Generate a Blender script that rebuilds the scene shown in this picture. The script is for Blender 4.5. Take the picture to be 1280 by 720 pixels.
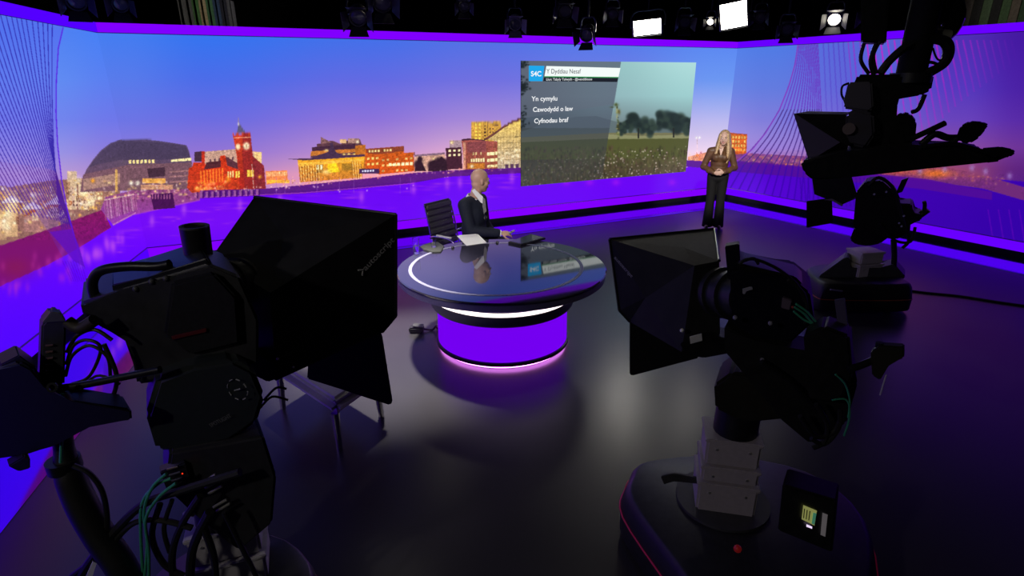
import bpy, bmesh, math, random
import numpy as np
from mathutils import Vector, Matrix
for o in list(bpy.data.objects): bpy.data.objects.remove(o)
scene = bpy.context.scene
COL = scene.collection
rnd = random.Random(7)

# ------------------------------------------------------------------ camera
CAM_H, FPX, PITCH, ROLL = 2.5, 716.517, 0.3471, -0.0055
cam = bpy.data.objects.new('photo_camera', bpy.data.cameras.new('photo_camera'))
COL.objects.link(cam)
cam.data.sensor_width = 36; cam.data.lens = 36 * FPX / 1280; cam.data.clip_start = 0.05; cam.data.clip_end = 200
cam.matrix_world = Matrix.Translation((0, 0, CAM_H)) @ Matrix.Rotation(math.pi/2 - PITCH, 4, 'X') @ Matrix.Rotation(ROLL, 4, 'Z')
scene.camera = cam
# ------------------------------------------------------------------ world and exposure
w = bpy.data.worlds.new('studio_dark'); scene.world = w; w.use_nodes = True
w.node_tree.nodes['Background'].inputs[0].default_value = (0.35, 0.3, 0.6, 1)
w.node_tree.nodes['Background'].inputs[1].default_value = 0.004
vs = scene.view_settings
vs.view_transform = 'Standard'; vs.look = 'None'; vs.exposure = 0.0; vs.gamma = 1.0; vs.use_curve_mapping = False

# ------------------------------------------------------------------ pixel helpers (photo pixels -> directions)
def ray(px, py):
    x = (px-640)/FPX; y = (py-360)/FPX
    c, s = math.cos(-ROLL), math.sin(-ROLL)
    x, y = x*c - y*s, x*s + y*c
    c, s = math.cos(PITCH), math.sin(PITCH)
    return Vector((x, c - y*s, -s - y*c))
def atz(px, py, z):
    d = ray(px, py); return Vector((0, 0, CAM_H)) + d*((z-CAM_H)/d.z)
def at(px, py, Y):
    d = ray(px, py); return Vector((0, 0, CAM_H)) + d*(Y/d.y)
def project(P):
    X = P[:, 0]; Y = P[:, 1]; Z = P[:, 2]-CAM_H
    c, s = math.cos(PITCH), math.sin(PITCH)
    d = np.maximum(Y*c - Z*s, .2); u = Z*c + Y*s
    x = X/d; y = -u/d
    c, s = math.cos(ROLL), math.sin(ROLL)
    return 640+FPX*(x*c-y*s), 360+FPX*(x*s+y*c)
def lin(c):
    a = np.asarray(c, float)/255
    return np.where(a <= .04045, a/12.92, ((a+.055)/1.055)**2.4)

UP = Vector((0, 0, 1))
# ------------------------------------------------------------------ materials
MATS = {}
def mat(name, col, rough=.5, metal=0, spec=.5, bump=0, bscale=40, var=0, emit=None, es=0, **kw):
    if name in MATS: return MATS[name]
    m = bpy.data.materials.new(name); m.use_nodes = True; MATS[name] = m
    nt = m.node_tree; b = nt.nodes['Principled BSDF']
    b.inputs['Base Color'].default_value = (*col, 1)
    b.inputs['Roughness'].default_value = rough; b.inputs['Metallic'].default_value = metal
    b.inputs['Specular IOR Level'].default_value = spec
    for k, v in kw.items(): b.inputs[k.replace('_', ' ')].default_value = v
    if emit: b.inputs['Emission Color'].default_value = (*emit, 1); b.inputs['Emission Strength'].default_value = es
    if var or bump:
        tc = nt.nodes.new('ShaderNodeTexCoord'); n = nt.nodes.new('ShaderNodeTexNoise')
        n.inputs['Scale'].default_value = bscale; n.inputs['Detail'].default_value = 5
        nt.links.new(tc.outputs['Object'], n.inputs['Vector'])
        if var:
            r = nt.nodes.new('ShaderNodeValToRGB')
            r.color_ramp.elements[0].position = .3; r.color_ramp.elements[1].position = .7
            r.color_ramp.elements[0].color = (*[c*(1-var) for c in col], 1); r.color_ramp.elements[1].color = (*[min(1, c*(1+var)) for c in col], 1)
            nt.links.new(n.outputs['Fac'], r.inputs['Fac']); nt.links.new(r.outputs['Color'], b.inputs['Base Color'])
        if bump:
            bp = nt.nodes.new('ShaderNodeBump'); bp.inputs['Strength'].default_value = bump; bp.inputs['Distance'].default_value = .01
            nt.links.new(n.outputs['Fac'], bp.inputs['Height']); nt.links.new(bp.outputs['Normal'], b.inputs['Normal'])
    return m
def emis(name, rgb255, strength=1):
    if name in MATS: return MATS[name]
    m = bpy.data.materials.new(name); m.use_nodes = True; MATS[name] = m
    nt = m.node_tree; nt.nodes.remove(nt.nodes['Principled BSDF'])
    e = nt.nodes.new('ShaderNodeEmission'); e.inputs[0].default_value = (*lin(rgb255), 1); e.inputs[1].default_value = strength
    nt.links.new(e.outputs[0], nt.nodes['Material Output'].inputs[0]); return m
def pic_mat():
    if 'led_picture' in MATS: return MATS['led_picture']
    m = bpy.data.materials.new('led_picture'); m.use_nodes = True; MATS['led_picture'] = m
    nt = m.node_tree; b = nt.nodes['Principled BSDF']
    b.inputs['Base Color'].default_value = (.01, .01, .012, 1); b.inputs['Roughness'].default_value = .55
    b.inputs['Specular IOR Level'].default_value = .2
    a = nt.nodes.new('ShaderNodeVertexColor'); a.layer_name = 'picture'
    nt.links.new(a.outputs['Color'], b.inputs['Emission Color']); b.inputs['Emission Strength'].default_value = 1
    return m
BLACK = mat('black_plastic', (.016, .016, .019), .45, var=.3, bscale=25)
BLACKM = mat('black_metal', (.015, .015, .018), .35, metal=.3, var=.3, bscale=30)
MATTE = mat('matte_black_cloth', (.008, .008, .009), .8, spec=.2, var=.3, bscale=60)
RUBBER = mat('black_rubber_cable', (.012, .012, .013), .5, var=.2)
GREY = mat('grey_painted_metal', (.22, .21, .22), .45, var=.08, bscale=15)
DGREY = mat('dark_grey_paint', (.05, .05, .055), .5, var=.15, bscale=15)
CHROME = mat('chrome', (.75, .75, .78), .15, metal=1, var=.05)
GREENC = mat('green_cable', (.05, .35, .2), .45, var=.1)
WHITEP = mat('white_print', (.55, .55, .55), .6, var=.05)
PURPLE = emis('violet_light_diffuser', (128, 0, 255), 1.0)
PURPLEL = emis('blue_violet_light_diffuser', (84, 0, 255), 1.0)

# ------------------------------------------------------------------ mesh helpers
def tag(o, label=None, cat=None, group=None, kind=None):
    if label: o['label'] = label
    if cat: o['category'] = cat
    if group: o['group'] = group
    if kind: o['kind'] = kind
    return o
def empty(name, loc=(0, 0, 0), rz=0, **k):
    o = bpy.data.objects.new(name, None); COL.objects.link(o); o.location = loc; o.rotation_euler = (0, 0, rz)
    o.empty_display_size = .1
    bpy.context.view_layer.update()
    return tag(o, **k)
def link(name, me, m, parent=None, world=True):
    o = bpy.data.objects.new(name, me); COL.objects.link(o)
    if m is not None and not me.materials: me.materials.append(m)
    if parent is not None:
        o.parent = parent
        if world: o.matrix_parent_inverse = parent_matrix(parent).inverted()
    return o
def parent_matrix(p):
    M = p.matrix_basis.copy()
    if p.parent: M = parent_matrix(p.parent) @ p.matrix_parent_inverse @ M
    return M
def center_origin(o):
    # move a top-level mesh's origin to the middle of its base
    me = o.data; n = len(me.vertices); a = np.zeros(n*3, 'f'); me.vertices.foreach_get('co', a); a = a.reshape(-1, 3)
    c = Vector(((a[:, 0].min()+a[:, 0].max())/2, (a[:, 1].min()+a[:, 1].max())/2, a[:, 2].min()))
    me.transform(Matrix.Translation(-c)); o.location = o.location + c
    return o
class B:
    """collects shapes into ONE mesh"""
    def __init__(s): s.bm = bmesh.new()
    def add(s, verts, faces, M=None):
        vs = [s.bm.verts.new(M @ Vector(v) if M else Vector(v)) for v in verts]
        for f in faces:
            try: s.bm.faces.new([vs[i] for i in f])
            except ValueError: pass
        return vs
    def box(s, c, d, rot=None, bev=0, seg=2):
        t = bmesh.new(); bmesh.ops.create_cube(t, size=1)
        for v in t.verts: v.co = Vector((v.co.x*d[0], v.co.y*d[1], v.co.z*d[2]))
        if bev: bmesh.ops.bevel(t, geom=list(t.edges), offset=bev, segments=seg, affect='EDGES', clamp_overlap=True)
        M = Matrix.Translation(c) @ (rot.to_4x4() if rot is not None else Matrix())
        s.merge(t, M); return s
    def merge(s, t, M=None):
        t.verts.index_update()
        s.add([v.co.copy() for v in t.verts], [[v.index for v in f.verts] for f in t.faces], M); t.free()
    def cyl(s, a, b, r0, r1=None, n=20, cap=True):
        a, b = Vector(a), Vector(b); r1 = r0 if r1 is None else r1
        q = (b-a).to_track_quat('Z', 'Y').to_matrix()
        vs, fs = [], []
        for p, r in ((a, r0), (b, r1)):
            for i in range(n):
                t = 2*math.pi*i/n; vs.append(p + q @ Vector((r*math.cos(t), r*math.sin(t), 0)))
        for i in range(n): fs.append((i, (i+1) % n, n+(i+1) % n, n+i))
        if cap: fs.append(list(range(n))[::-1]); fs.append(list(range(n, 2*n)))
        s.add(vs, fs); return s
    def tube(s, pts, r, n=10, sub=6):
        P = spline([Vector(p) for p in pts], sub); m = len(P)
        R = r if isinstance(r, (list, tuple)) else None
        vs, fs = [], []; prev = None
        for i, p in enumerate(P):
            t = (P[min(i+1, m-1)]-P[max(i-1, 0)]).normalized()
            if prev is None: u = t.orthogonal().normalized()
            else: u = (prev - t*prev.dot(t)).normalized()
            prev = u; v = t.cross(u)
            rr = np.interp(i/(m-1), np.linspace(0, 1, len(R)), R) if R else r
            for k in range(n):
                a = 2*math.pi*k/n; vs.append(p + u*(rr*math.cos(a)) + v*(rr*math.sin(a)))
        for i in range(m-1):
            for k in range(n): fs.append((i*n+k, i*n+(k+1) % n, (i+1)*n+(k+1) % n, (i+1)*n+k))
        fs.append(list(range(n))[::-1]); fs.append([(m-1)*n+k for k in range(n)])
        s.add(vs, fs); return s
    def lathe(s, prof, c=(0, 0, 0), n=64, a0=0, a1=2*math.pi, M=None):
        full = abs(a1-a0-2*math.pi) < 1e-6; k = n if full else n+1
        vs, fs = [], []
        for r, z in prof:
            for i in range(k):
                a = a0+(a1-a0)*i/n; vs.append((c[0]+r*math.cos(a), c[1]+r*math.sin(a), c[2]+z))
        for j in range(len(prof)-1):
            for i in range(n):
                i2 = (i+1) % k; fs.append((j*k+i, j*k+i2, (j+1)*k+i2, (j+1)*k+i))
        s.add(vs, fs, M); return s
    def prism(s, pts, vec, bev=0):
        """pts: closed 3-D outline; extruded by vec"""
        t = bmesh.new(); n = len(pts); vec = Vector(vec)
        a = [t.verts.new(Vector(p)) for p in pts]; b = [t.verts.new(Vector(p)+vec) for p in pts]
        t.faces.new(a); t.faces.new(b[::-1])
        for i in range(n): t.faces.new((a[(i+1) % n], a[i], b[i], b[(i+1) % n]))
        if bev: bmesh.ops.bevel(t, geom=list(t.edges), offset=bev, segments=2, affect='EDGES', clamp_overlap=True)
        s.merge(t); return s
    def ball(s, c, r, M=None, n=16):
        t = bmesh.new(); bmesh.ops.create_uvsphere(t, u_segments=n, v_segments=max(6, n*2//3), radius=1)
        r = r if isinstance(r, (tuple, list)) else (r, r, r)
        s.merge(t, Matrix.Translation(c) @ (M.to_4x4() if M is not None else Matrix()) @ Matrix.Diagonal((*r, 1))); return s
    def mesh(s, name, smooth=False):
        bmesh.ops.recalc_face_normals(s.bm, faces=list(s.bm.faces))
        me = bpy.data.meshes.new(name); s.bm.to_mesh(me); s.bm.free()
        if smooth:
            me.polygons.foreach_set('use_smooth', [True]*len(me.polygons))
            try: me.set_sharp_from_angle(angle=math.radians(40))
            except Exception: pass
        return me
    def build(s, name, m, parent=None, smooth=True, world=True):
        return link(name, s.mesh(name, smooth), m, parent, world)
def spline(P, sub):
    if len(P) < 3 or sub < 2: return P
    out = []
    for i in range(len(P)-1):
        p0 = P[max(i-1, 0)]; p1 = P[i]; p2 = P[i+1]; p3 = P[min(i+2, len(P)-1)]
        for k in range(sub):
            t = k/sub
            out.append(.5*((2*p1) + (p2-p0)*t + (2*p0-5*p1+4*p2-p3)*t*t + (3*p1-p0-3*p2+p3)*t**3))
    out.append(P[-1]); return out
def P3(pts, Y): return [at(x, y, Y) for x, y in pts]
def arcpts(c, r, a0, a1, n): return [(c[0]+r*math.cos(math.radians(a0+(a1-a0)*i/n)), c[1]+r*math.sin(math.radians(a0+(a1-a0)*i/n))) for i in range(n+1)]
def text(name, body, origin, xdir, ydir, height, m, parent, extrude=.0015, bold=0, width=None, space=1):
    cu = bpy.data.curves.new(name, 'FONT'); cu.body = body; cu.size = 1; cu.extrude = 0; cu.offset = bold; cu.space_character = space
    o = bpy.data.objects.new(name, cu); COL.objects.link(o)
    dg = bpy.context.evaluated_depsgraph_get(); me = bpy.data.meshes.new_from_object(o.evaluated_get(dg)); bpy.data.objects.remove(o)
    x = Vector(xdir).normalized(); z = x.cross(Vector(ydir)).normalized(); y = z.cross(x)
    sx = height/.7
    a = np.array([v.co[:] for v in me.vertices]); wd = a[:, 0].max()
    kx = (width/wd) if width else sx
    M = Matrix((x*kx, y*sx, z*sx)).transposed().to_4x4(); M.translation = Vector(origin)+z*extrude
    me.transform(M)
    return link(name, me, m, parent)

# ================================================================== THE LED WALLS
Lc, Rc = Vector((-5.3309, 8.0656, 0)), Vector((4.7162, 12.9032, 0))
DB = (Rc-Lc).normalized(); DL = Vector((math.sin(.2453), -math.cos(.2453), 0)); DR = Vector((math.sin(.5274), -math.cos(.5274), 0))
NB = Vector((DB.y, -DB.x, 0)); NL = Vector((-DL.y, DL.x, 0)); NR = Vector((DR.y, -DR.x, 0))   # into the room
BLEN = (Rc-Lc).length; LLEN, RLEN = 7.4, 8.2
ZS, ZB, ZT, ZTOP = .088, .2407, 3.105, 3.231
def on_wall(px, py, C, N):
    d = ray(px, py); o = Vector((0, 0, CAM_H)); return o + d*((C-o).dot(N)/d.dot(N))

# ---- the picture on the walls, drawn as flat print
X0, Y0, PW, PH, S = -420, 0, 2000, 560, 2
class Canvas:
    def __init__(s, x0, y0, w, h, S):
        s.x0, s.y0, s.S = x0, y0, S
        s.a = np.zeros((h*S, w*S, 3), np.float32)
        s.gx = (np.arange(w*S)+.5)/S+x0; s.gy = (np.arange(h*S)+.5)/S+y0
    def win(s, x0, y0, x1, y1):
        i0 = max(0, int((x0-s.x0)*s.S)-1); i1 = min(s.a.shape[1], int((x1-s.x0)*s.S)+2)
        j0 = max(0, int((y0-s.y0)*s.S)-1); j1 = min(s.a.shape[0], int((y1-s.y0)*s.S)+2)
        return i0, i1, j0, j1
    def poly(s, pts, c, a=1., c2=None):
        p = np.array(pts, float); i0, i1, j0, j1 = s.win(p[:, 0].min(), p[:, 1].min(), p[:, 0].max(), p[:, 1].max())
        if i1 <= i0 or j1 <= j0: return
        X, Y = np.meshgrid(s.gx[i0:i1], s.gy[j0:j1]); ins = np.zeros(X.shape, bool)
        n = len(p)
        for k in range(n):
            xa, ya = p[k]; xb, yb = p[(k+1) % n]
            if ya == yb: continue
            ins ^= ((ya > Y) != (yb > Y)) & (X < (xb-xa)*(Y-ya)/(yb-ya)+xa)
        c = np.array(c, np.float32); col = c
        if c2 is not None:
            t = ((Y-p[:, 1].min())/max(1e-6, np.ptp(p[:, 1])))[..., None]; col = (c*(1-t)+np.array(c2, np.float32)*t)[ins]
        v = s.a[j0:j1, i0:i1]; v[ins] = v[ins]*(1-a)+col*a
    def rect(s, x0, y0, x1, y1, c, a=1., c2=None): s.poly([(x0, y0), (x1, y0), (x1, y1), (x0, y1)], c, a, c2)
    def line(s, p, q, w, c, a=1.):
        p = np.array(p, float); q = np.array(q, float); d = q-p; L = np.hypot(*d); n = np.array([-d[1], d[0]])/L*w/2
        s.poly([p+n, q+n, q-n, p-n], c, a)
    def glow(s, x, y, rx, ry, c, a=1., pw=1.):
        i0, i1, j0, j1 = s.win(x-rx*2.5, y-ry*2.5, x+rx*2.5, y+ry*2.5)
        if i1 <= i0 or j1 <= j0: return
        X, Y = np.meshgrid(s.gx[i0:i1], s.gy[j0:j1]); g = (np.exp(-(((X-x)/rx)**2+((Y-y)/ry)**2)**pw)*a)[..., None]
        v = s.a[j0:j1, i0:i1]; v[:] = v*(1-g)+np.array(c, np.float32)*g
    def wins(s, q, nx, ny, c, fw=.55, fh=.5, prob=1., r=None, a=1.):
        """window grid inside the quad q (tl, tr, br, bl)"""
        q = np.array(q, float)
        f = lambda u, v: (q[0]*(1-u)+q[1]*u)*(1-v)+(q[3]*(1-u)+q[2]*u)*v
        for i in range(nx):
            for j in range(ny):
                if r and r.random() > prob: continue
                u0, u1 = (i+.5-fw/2)/nx, (i+.5+fw/2)/nx; v0, v1 = (j+.5-fh/2)/ny, (j+.5+fh/2)/ny
                k = 1-.25*(r.random() if r else 0)
                s.poly([f(u0, v0), f(u1, v0), f(u1, v1), f(u0, v1)], [x*k for x in c], a)
    def finish(s, y0, y1, grain, bloom, sig):
        """fine grain and the soft bleed of bright lamps in the picture"""
        j0, j1 = int((y0-s.y0)*s.S), int((y1-s.y0)*s.S); v = s.a[j0:j1]; g = np.random.RandomState(4)
        n = g.normal(0, 1, (v.shape[0]//2+1, v.shape[1]//2+1)).repeat(2, 0).repeat(2, 1)[:v.shape[0], :v.shape[1]]+.8*g.normal(0, 1, (v.shape[0]//5+1, v.shape[1]//5+1)).repeat(5, 0).repeat(5, 1)[:v.shape[0], :v.shape[1]]
        warm = np.clip((v[..., 0]-v[..., 2]+70)/110, 0, 1)*(np.abs(v-s.sky[j0:j1]).max(2) > 10)              # only the lit waterfront, not sky or water
        v *= (1+grain*n*warm)[..., None]
        br = np.clip(v-185, 0, 200)*np.clip((v[..., 0]-v[..., 2]*.85)/60, 0, 1)[..., None]
        k = np.exp(-.5*(np.arange(-4*sig*s.S, 4*sig*s.S+1)/(sig*s.S))**2); k /= k.sum()
        for ax in (0, 1):
            L = br.shape[ax]+len(k)-1; sh = [1, 1, 1]; sh[ax] = len(k)
            f = np.fft.irfft(np.fft.rfft(br, L, ax)*np.fft.rfft(k.reshape(sh), L, ax), L, ax); br = np.take(f, np.arange(len(k)//2, len(k)//2+br.shape[ax]), ax)
        v += bloom*br
    def sample(s, px, py):
        fx = np.clip((px-s.x0)*s.S-.5, 0, s.a.shape[1]-1.001); fy = np.clip((py-s.y0)*s.S-.5, 0, s.a.shape[0]-1.001)
        i = fx.astype(int); j = fy.astype(int); u = (fx-i)[:, None]; v = (fy-j)[:, None]
        return (s.a[j, i]*(1-u)+s.a[j, i+1]*u)*(1-v)+(s.a[j+1, i]*(1-u)+s.a[j+1, i+1]*u)*v
def field(C, xs, ys, cols, mask=None):
    cols = np.array(cols, np.float32)      # [col][row]
    tx = np.clip(np.interp(C.gx, xs, np.arange(len(xs))), 0, len(xs)-1.001); ty = np.clip(np.interp(C.gy, ys, np.arange(len(ys))), 0, len(ys)-1.001)
    i = tx.astype(int); j = ty.astype(int); u = (tx-i)[None, :, None]; v = (ty-j)[:, None, None]
    u = u*u*(3-2*u)
    g = lambda a, b: cols[a][:, b].transpose(1, 0, 2)
    f = (g(i, j)*(1-u)+g(i+1, j)*u)*(1-v)+(g(i, j+1)*(1-u)+g(i+1, j+1)*u)*v
    C.sky = f.astype(np.float32)
    if mask is None: C.a[:] = f
    else: C.a[mask] = f[mask]

def paint_city():
    r = random.Random(3); C = Canvas(X0, Y0, PW, PH, S)
    ys = [40, 100, 150, 190, 218]
    field(C, [-200, 60, 150, 260, 450, 600, 760, 890], ys, [
        [(70, 120, 235), (85, 130, 236), (110, 135, 232), (150, 145, 222), (180, 150, 205)],
        [(78, 128, 238), (95, 138, 238), (112, 132, 234), (150, 146, 226), (185, 155, 210)],
        [(66, 124, 240), (88, 122, 234), (108, 116, 228), (140, 122, 218), (175, 140, 205)],
        [(50, 116, 240), (76, 108, 232), (108, 108, 224), (146, 116, 212), (185, 135, 195)],
        [(62, 112, 234), (98, 106, 226), (140, 114, 218), (186, 140, 206), (235, 165, 180)],
        [(76, 112, 230), (112, 112, 224), (165, 136, 216), (222, 172, 204), (245, 180, 170)],
        [(78, 120, 234), (116, 125, 228), (175, 155, 222), (225, 190, 212), (245, 195, 190)],
        [(84, 130, 240), (108, 150, 240), (186, 184, 238), (232, 210, 230), (245, 205, 200)]])
    # water of the bay
    C.poly([(-420, 262), (100, 262), (160, 268), (250, 246), (380, 238), (520, 226), (640, 212), (910, 208), (1600, 230), (1600, 560), (-420, 560)], (108, 6, 245), 1, (84, 0, 255))
    C.glow(40, 470, 200, 110, (76, 0, 255), .8); C.glow(280, 275, 200, 30, (132, 20, 245), .5)
    # ---- waterfront left of the dome
    C.poly([(-420, 160), (0, 236), (60, 226), (110, 222), (150, 235), (150, 262), (110, 285), (0, 310), (-420, 340)], (150, 105, 90))
    for x0, y0, x1, y1, c in ((-60, 232, 8, 300, (190, 150, 110)), (6, 238, 22, 296, (205, 170, 120)), (30, 236, 60, 290, (170, 120, 110)), (84, 214, 96, 262, (215, 190, 150)), (98, 230, 118, 262, (225, 200, 160)), (60, 238, 86, 275, (150, 100, 90))):
        C.rect(x0, y0, x1, y1, c, .9)
    C.poly([(28, 272), (52, 262), (86, 258), (96, 252), (60, 248), (40, 262)], (170, 90, 40))
    for k in range(60):
        x = r.uniform(-90, 120); y = 262-.16*x+r.uniform(-26, 12); w_ = r.uniform(4, 12); h_ = r.uniform(5, 18)
        C.rect(x, y, x+w_, y+h_, r.choice([(214, 178, 120), (180, 130, 90), (120, 78, 60), (236, 206, 150), (150, 96, 70), (200, 170, 150)]), .75)
        C.wins([(x, y), (x+w_, y), (x+w_, y+h_), (x, y+h_)], 3, 3, r.choice([(255, 236, 170), (110, 70, 50)]), .5, .5, .7, r)
    for x0, y0 in ((70, 246), (14, 244), (40, 252)): C.poly([(x0-14, y0+10), (x0, y0), (x0+16, y0+9)], (226, 214, 220), .9)
    for k in range(190):
        x = r.uniform(-80, 150); y = 268-.16*x+r.uniform(-32, 26)*(1 if x < 100 else .6)
        C.glow(x, y, r.uniform(.8, 2.6), r.uniform(.8, 2.6), r.choice([(255, 225, 120), (255, 240, 200), (255, 190, 70), (240, 235, 230), (220, 160, 40)]), r.uniform(.4, .95))
    for x, y, q in ((10, 268, 6), (18, 250, 4), (6, 282, 7), (105, 240, 5), (118, 236, 4), (112, 254, 4), (98, 226, 4), (78, 268, 4)): C.glow(x, y, q, q*1.2, (255, 245, 205), .75)
    C.poly([(-420, 330), (0, 307), (62, 286), (128, 262), (139, 284), (100, 309), (62, 330), (0, 358), (-60, 368), (-420, 372)], (128, 22, 84), 1, (116, 8, 130))
    C.glow(20, 335, 22, 14, (140, 30, 60), .5)
    for k in range(14):
        x = 100+k*4+r.uniform(-2, 2); C.glow(x, 318-(x-100)*.5+r.uniform(-4, 14), 3, 8, (235, 120, 225), .35)
    for k in range(30):
        x = r.uniform(-10, 105); C.glow(x, 330-.25*x+r.uniform(0, 40), 3, 6, (220, 70, 180), .22)
    # pier, fences and terraces between the two walls
    C.poly([(126, 262), (132, 246), (166, 238), (250, 236), (250, 250), (168, 268), (142, 282)], (140, 70, 120), 1, (150, 60, 170))
    for k in range(40):
        x = 130+k*1.0; y = 250-.14*(x-130); C.line((x, y), (x+2.4, y+26-.22*(x-130)), .55, r.choice([(225, 190, 190), (190, 130, 150), (120, 50, 90)]), .75)
    C.line((130, 250), (168, 243), 1.2, (235, 205, 190), .8); C.line((141, 281), (170, 266), 1.4, (215, 150, 190), .7)
    for k in range(60): C.glow(r.uniform(166, 250), r.uniform(236, 252), r.uniform(.6, 2), r.uniform(.6, 1.8), r.choice([(230, 150, 150), (255, 210, 170), (90, 30, 80), (200, 110, 170)]), r.uniform(.3, .8))
    # ---- the dome
    dome = [(103, 224), (108, 212), (116, 200), (126, 188), (138, 179), (150, 174.5), (176, 174), (198, 176), (218, 179), (233, 181.5), (236, 188), (238, 196), (240, 205), (240, 236), (100, 240)]
    C.poly(dome, (84, 70, 104), 1, (104, 74, 92))
    C.poly([(110, 210), (126, 190), (140, 180), (150, 176), (200, 178), (232, 183), (238, 197), (200, 200), (150, 200), (120, 206)], (70, 58, 86), .75)
    C.poly([(104, 218), (160, 206), (240, 203), (240, 236), (100, 240)], (120, 84, 96)); C.poly([(104, 224), (150, 216), (150, 230), (104, 238)], (200, 160, 130), .6)
    C.wins([(160, 200), (194, 199), (194, 204), (160, 205)], 7, 1, (255, 225, 150), .6, .9); C.wins([(214, 199.5), (239, 197), (239, 201), (214, 202.5)], 6, 1, (255, 235, 170), .9, .9)
    C.poly([(184, 211), (206, 209), (206, 220), (186, 222)], (70, 45, 60)); C.rect(178, 223, 207, 229, (230, 170, 80)); C.rect(176, 231, 216, 237, (220, 160, 120), .8)
    for y in (214, 220, 227): C.line((212, y+1), (240, y-1), 2, (170, 120, 120), .8)
    for k in range(70): C.glow(r.uniform(128, 240), r.uniform(226, 246), r.uniform(.8, 2.2), r.uniform(.8, 1.8), r.choice([(255, 230, 150), (255, 200, 110), (250, 220, 210)]), r.uniform(.4, .9))
    for x in (164, 172): C.glow(x, 229, 2.6, 2.6, (255, 250, 230), .95)
    C.glow(116, 226, 2.4, 2.4, (255, 170, 30), .95)
    C.rect(144, 212, 147, 240, (225, 180, 90), .8)
    # ---- buildings between and red brick hall with clock tower
    C.poly([(256, 189.5), (300, 186), (322, 190), (330, 214), (256, 216)], (200, 160, 140)); C.wins([(260, 197), (294, 194), (294, 202), (260, 205)], 6, 1, (90, 60, 70), .35, .5)
    C.rect(318, 190, 327, 207, (240, 205, 140))
    C.poly([(234, 235), (236, 210), (240, 209), (242, 203), (256, 203), (258, 210), (275, 206), (275, 195), (281, 194), (285, 205), (296, 208), (304, 238), (240, 241)], (206, 54, 22), 1, (190, 60, 30))
    C.poly([(243, 190), (252, 189), (253, 202), (243, 202)], (70, 45, 62)); C.rect(252, 189, 256, 206, (190, 50, 30))
    C.poly([(258, 203), (276, 201), (276, 209), (255, 212)], (84, 40, 46)); C.poly([(282, 195), (300, 206), (302, 213), (284, 207)], (92, 50, 60))
    C.poly([(291, 168), (313, 166.5), (316, 194), (320, 236), (300, 238), (296, 196)], (196, 62, 32), 1, (170, 40, 30))
    C.poly([(304, 166), (313, 166.5), (316, 194), (321, 236), (306, 237), (303, 195)], (150, 40, 38), .9)
    C.poly([(316, 195), (330, 207), (332.5, 236), (319, 237)], (138, 42, 48))
    for x in (290.5, 296, 302, 310.5): C.rect(x, 165, x+2.2, 170, (190, 70, 45))
    C.line((291, 172.5), (314, 171.5), 1.2, (225, 140, 110))
    C.poly([(296, 166), (298.5, 153), (301.5, 158), (307.5, 166)], (96, 90, 120)); C.line((298, 146), (298, 154), .7, (150, 130, 150)); C.glow(298, 155, 1, 1.4, (240, 230, 235), .9)
    C.glow(297.5, 183.5, 3, 4, (255, 236, 190), 1, 2); C.glow(308, 182.5, 4.2, 4.8, (255, 240, 200), 1, 2); C.glow(308, 182.5, .8, 2, (150, 90, 60), .8)
    C.wins([(249, 213), (280, 209), (280, 228), (250, 231)], 8, 1, (250, 120, 40), .5, .9); C.wins([(284, 214), (293, 213), (293, 222), (284, 223)], 3, 1, (255, 225, 150), .5, .9)
    C.wins([(294, 214), (300, 213), (300, 222), (294, 223)], 2, 1, (255, 220, 90), .7, .9); C.rect(309, 212.5, 317, 221, (255, 214, 80))
    C.line((309+4, 212), (309+4, 222), .6, (140, 60, 30)); C.glow(325, 221, 2, 2, (255, 180, 40), .95); C.glow(285, 224, 3, 4, (255, 180, 40), .7)
    for k in range(60): C.glow(r.uniform(243, 284), r.uniform(227, 238), r.uniform(1, 2.6), r.uniform(.8, 2), r.choice([(255, 170, 60), (255, 200, 110), (235, 100, 40), (255, 140, 90)]), r.uniform(.35, .85))
    C.line((315, 205), (317, 235), .8, (210, 160, 150))
    # ---- low lit shed, the senate with its canopy
    C.poly([(332, 214), (359, 213), (360, 226), (333, 231)], (240, 140, 80)); C.wins([(333, 215), (359, 214), (359, 220), (333, 221)], 12, 1, (255, 200, 140), .5, .9); C.rect(334, 225, 362, 229, (255, 190, 60), .9)
    C.poly([(388, 197), (391, 186), (396, 184), (396, 180), (410, 178), (412, 176), (416, 176), (426, 180), (432, 176), (450, 174), (452, 180), (456, 182), (456, 197)], (96, 60, 70))
    C.poly([(401, 171), (414, 178), (401, 180)], (130, 90, 90)); C.rect(425, 174, 433, 179, (220, 180, 130)); C.rect(435, 173, 449, 179, (170, 130, 120)); C.glow(447, 177.5, 1.6, 1.6, (255, 250, 210), .95)
    C.poly([(389, 189), (444, 186), (444, 190), (388, 195)], (200, 120, 50)); C.poly([(390, 184), (444, 180), (444, 186), (390, 189)], (70, 40, 60))
    C.glow(408, 188, 2.4, 1.6, (255, 230, 150), .95); C.rect(436, 193, 456, 197, (225, 140, 60))
    for x in (430, 436, 443): C.glow(x, 193, 1.8, 1.6, (255, 225, 120), .95)
    C.poly([(444, 182), (457, 181), (458, 218), (454, 216), (453, 196), (444, 196)], (190, 110, 40))
    C.poly([(457, 186), (505, 183), (505, 191), (517, 190.5), (518, 214), (474, 218), (457, 214)], (196, 92, 30), 1, (210, 84, 26))
    C.poly([(458, 186), (505, 182.5), (505, 189), (495, 189.5), (492, 191), (470, 193), (458, 191)], (140, 66, 44)); C.wins([(460, 187.5), (494, 185.5), (494, 189), (460, 191)], 9, 1, (255, 225, 150), .6, .8, .75, r)
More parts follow.
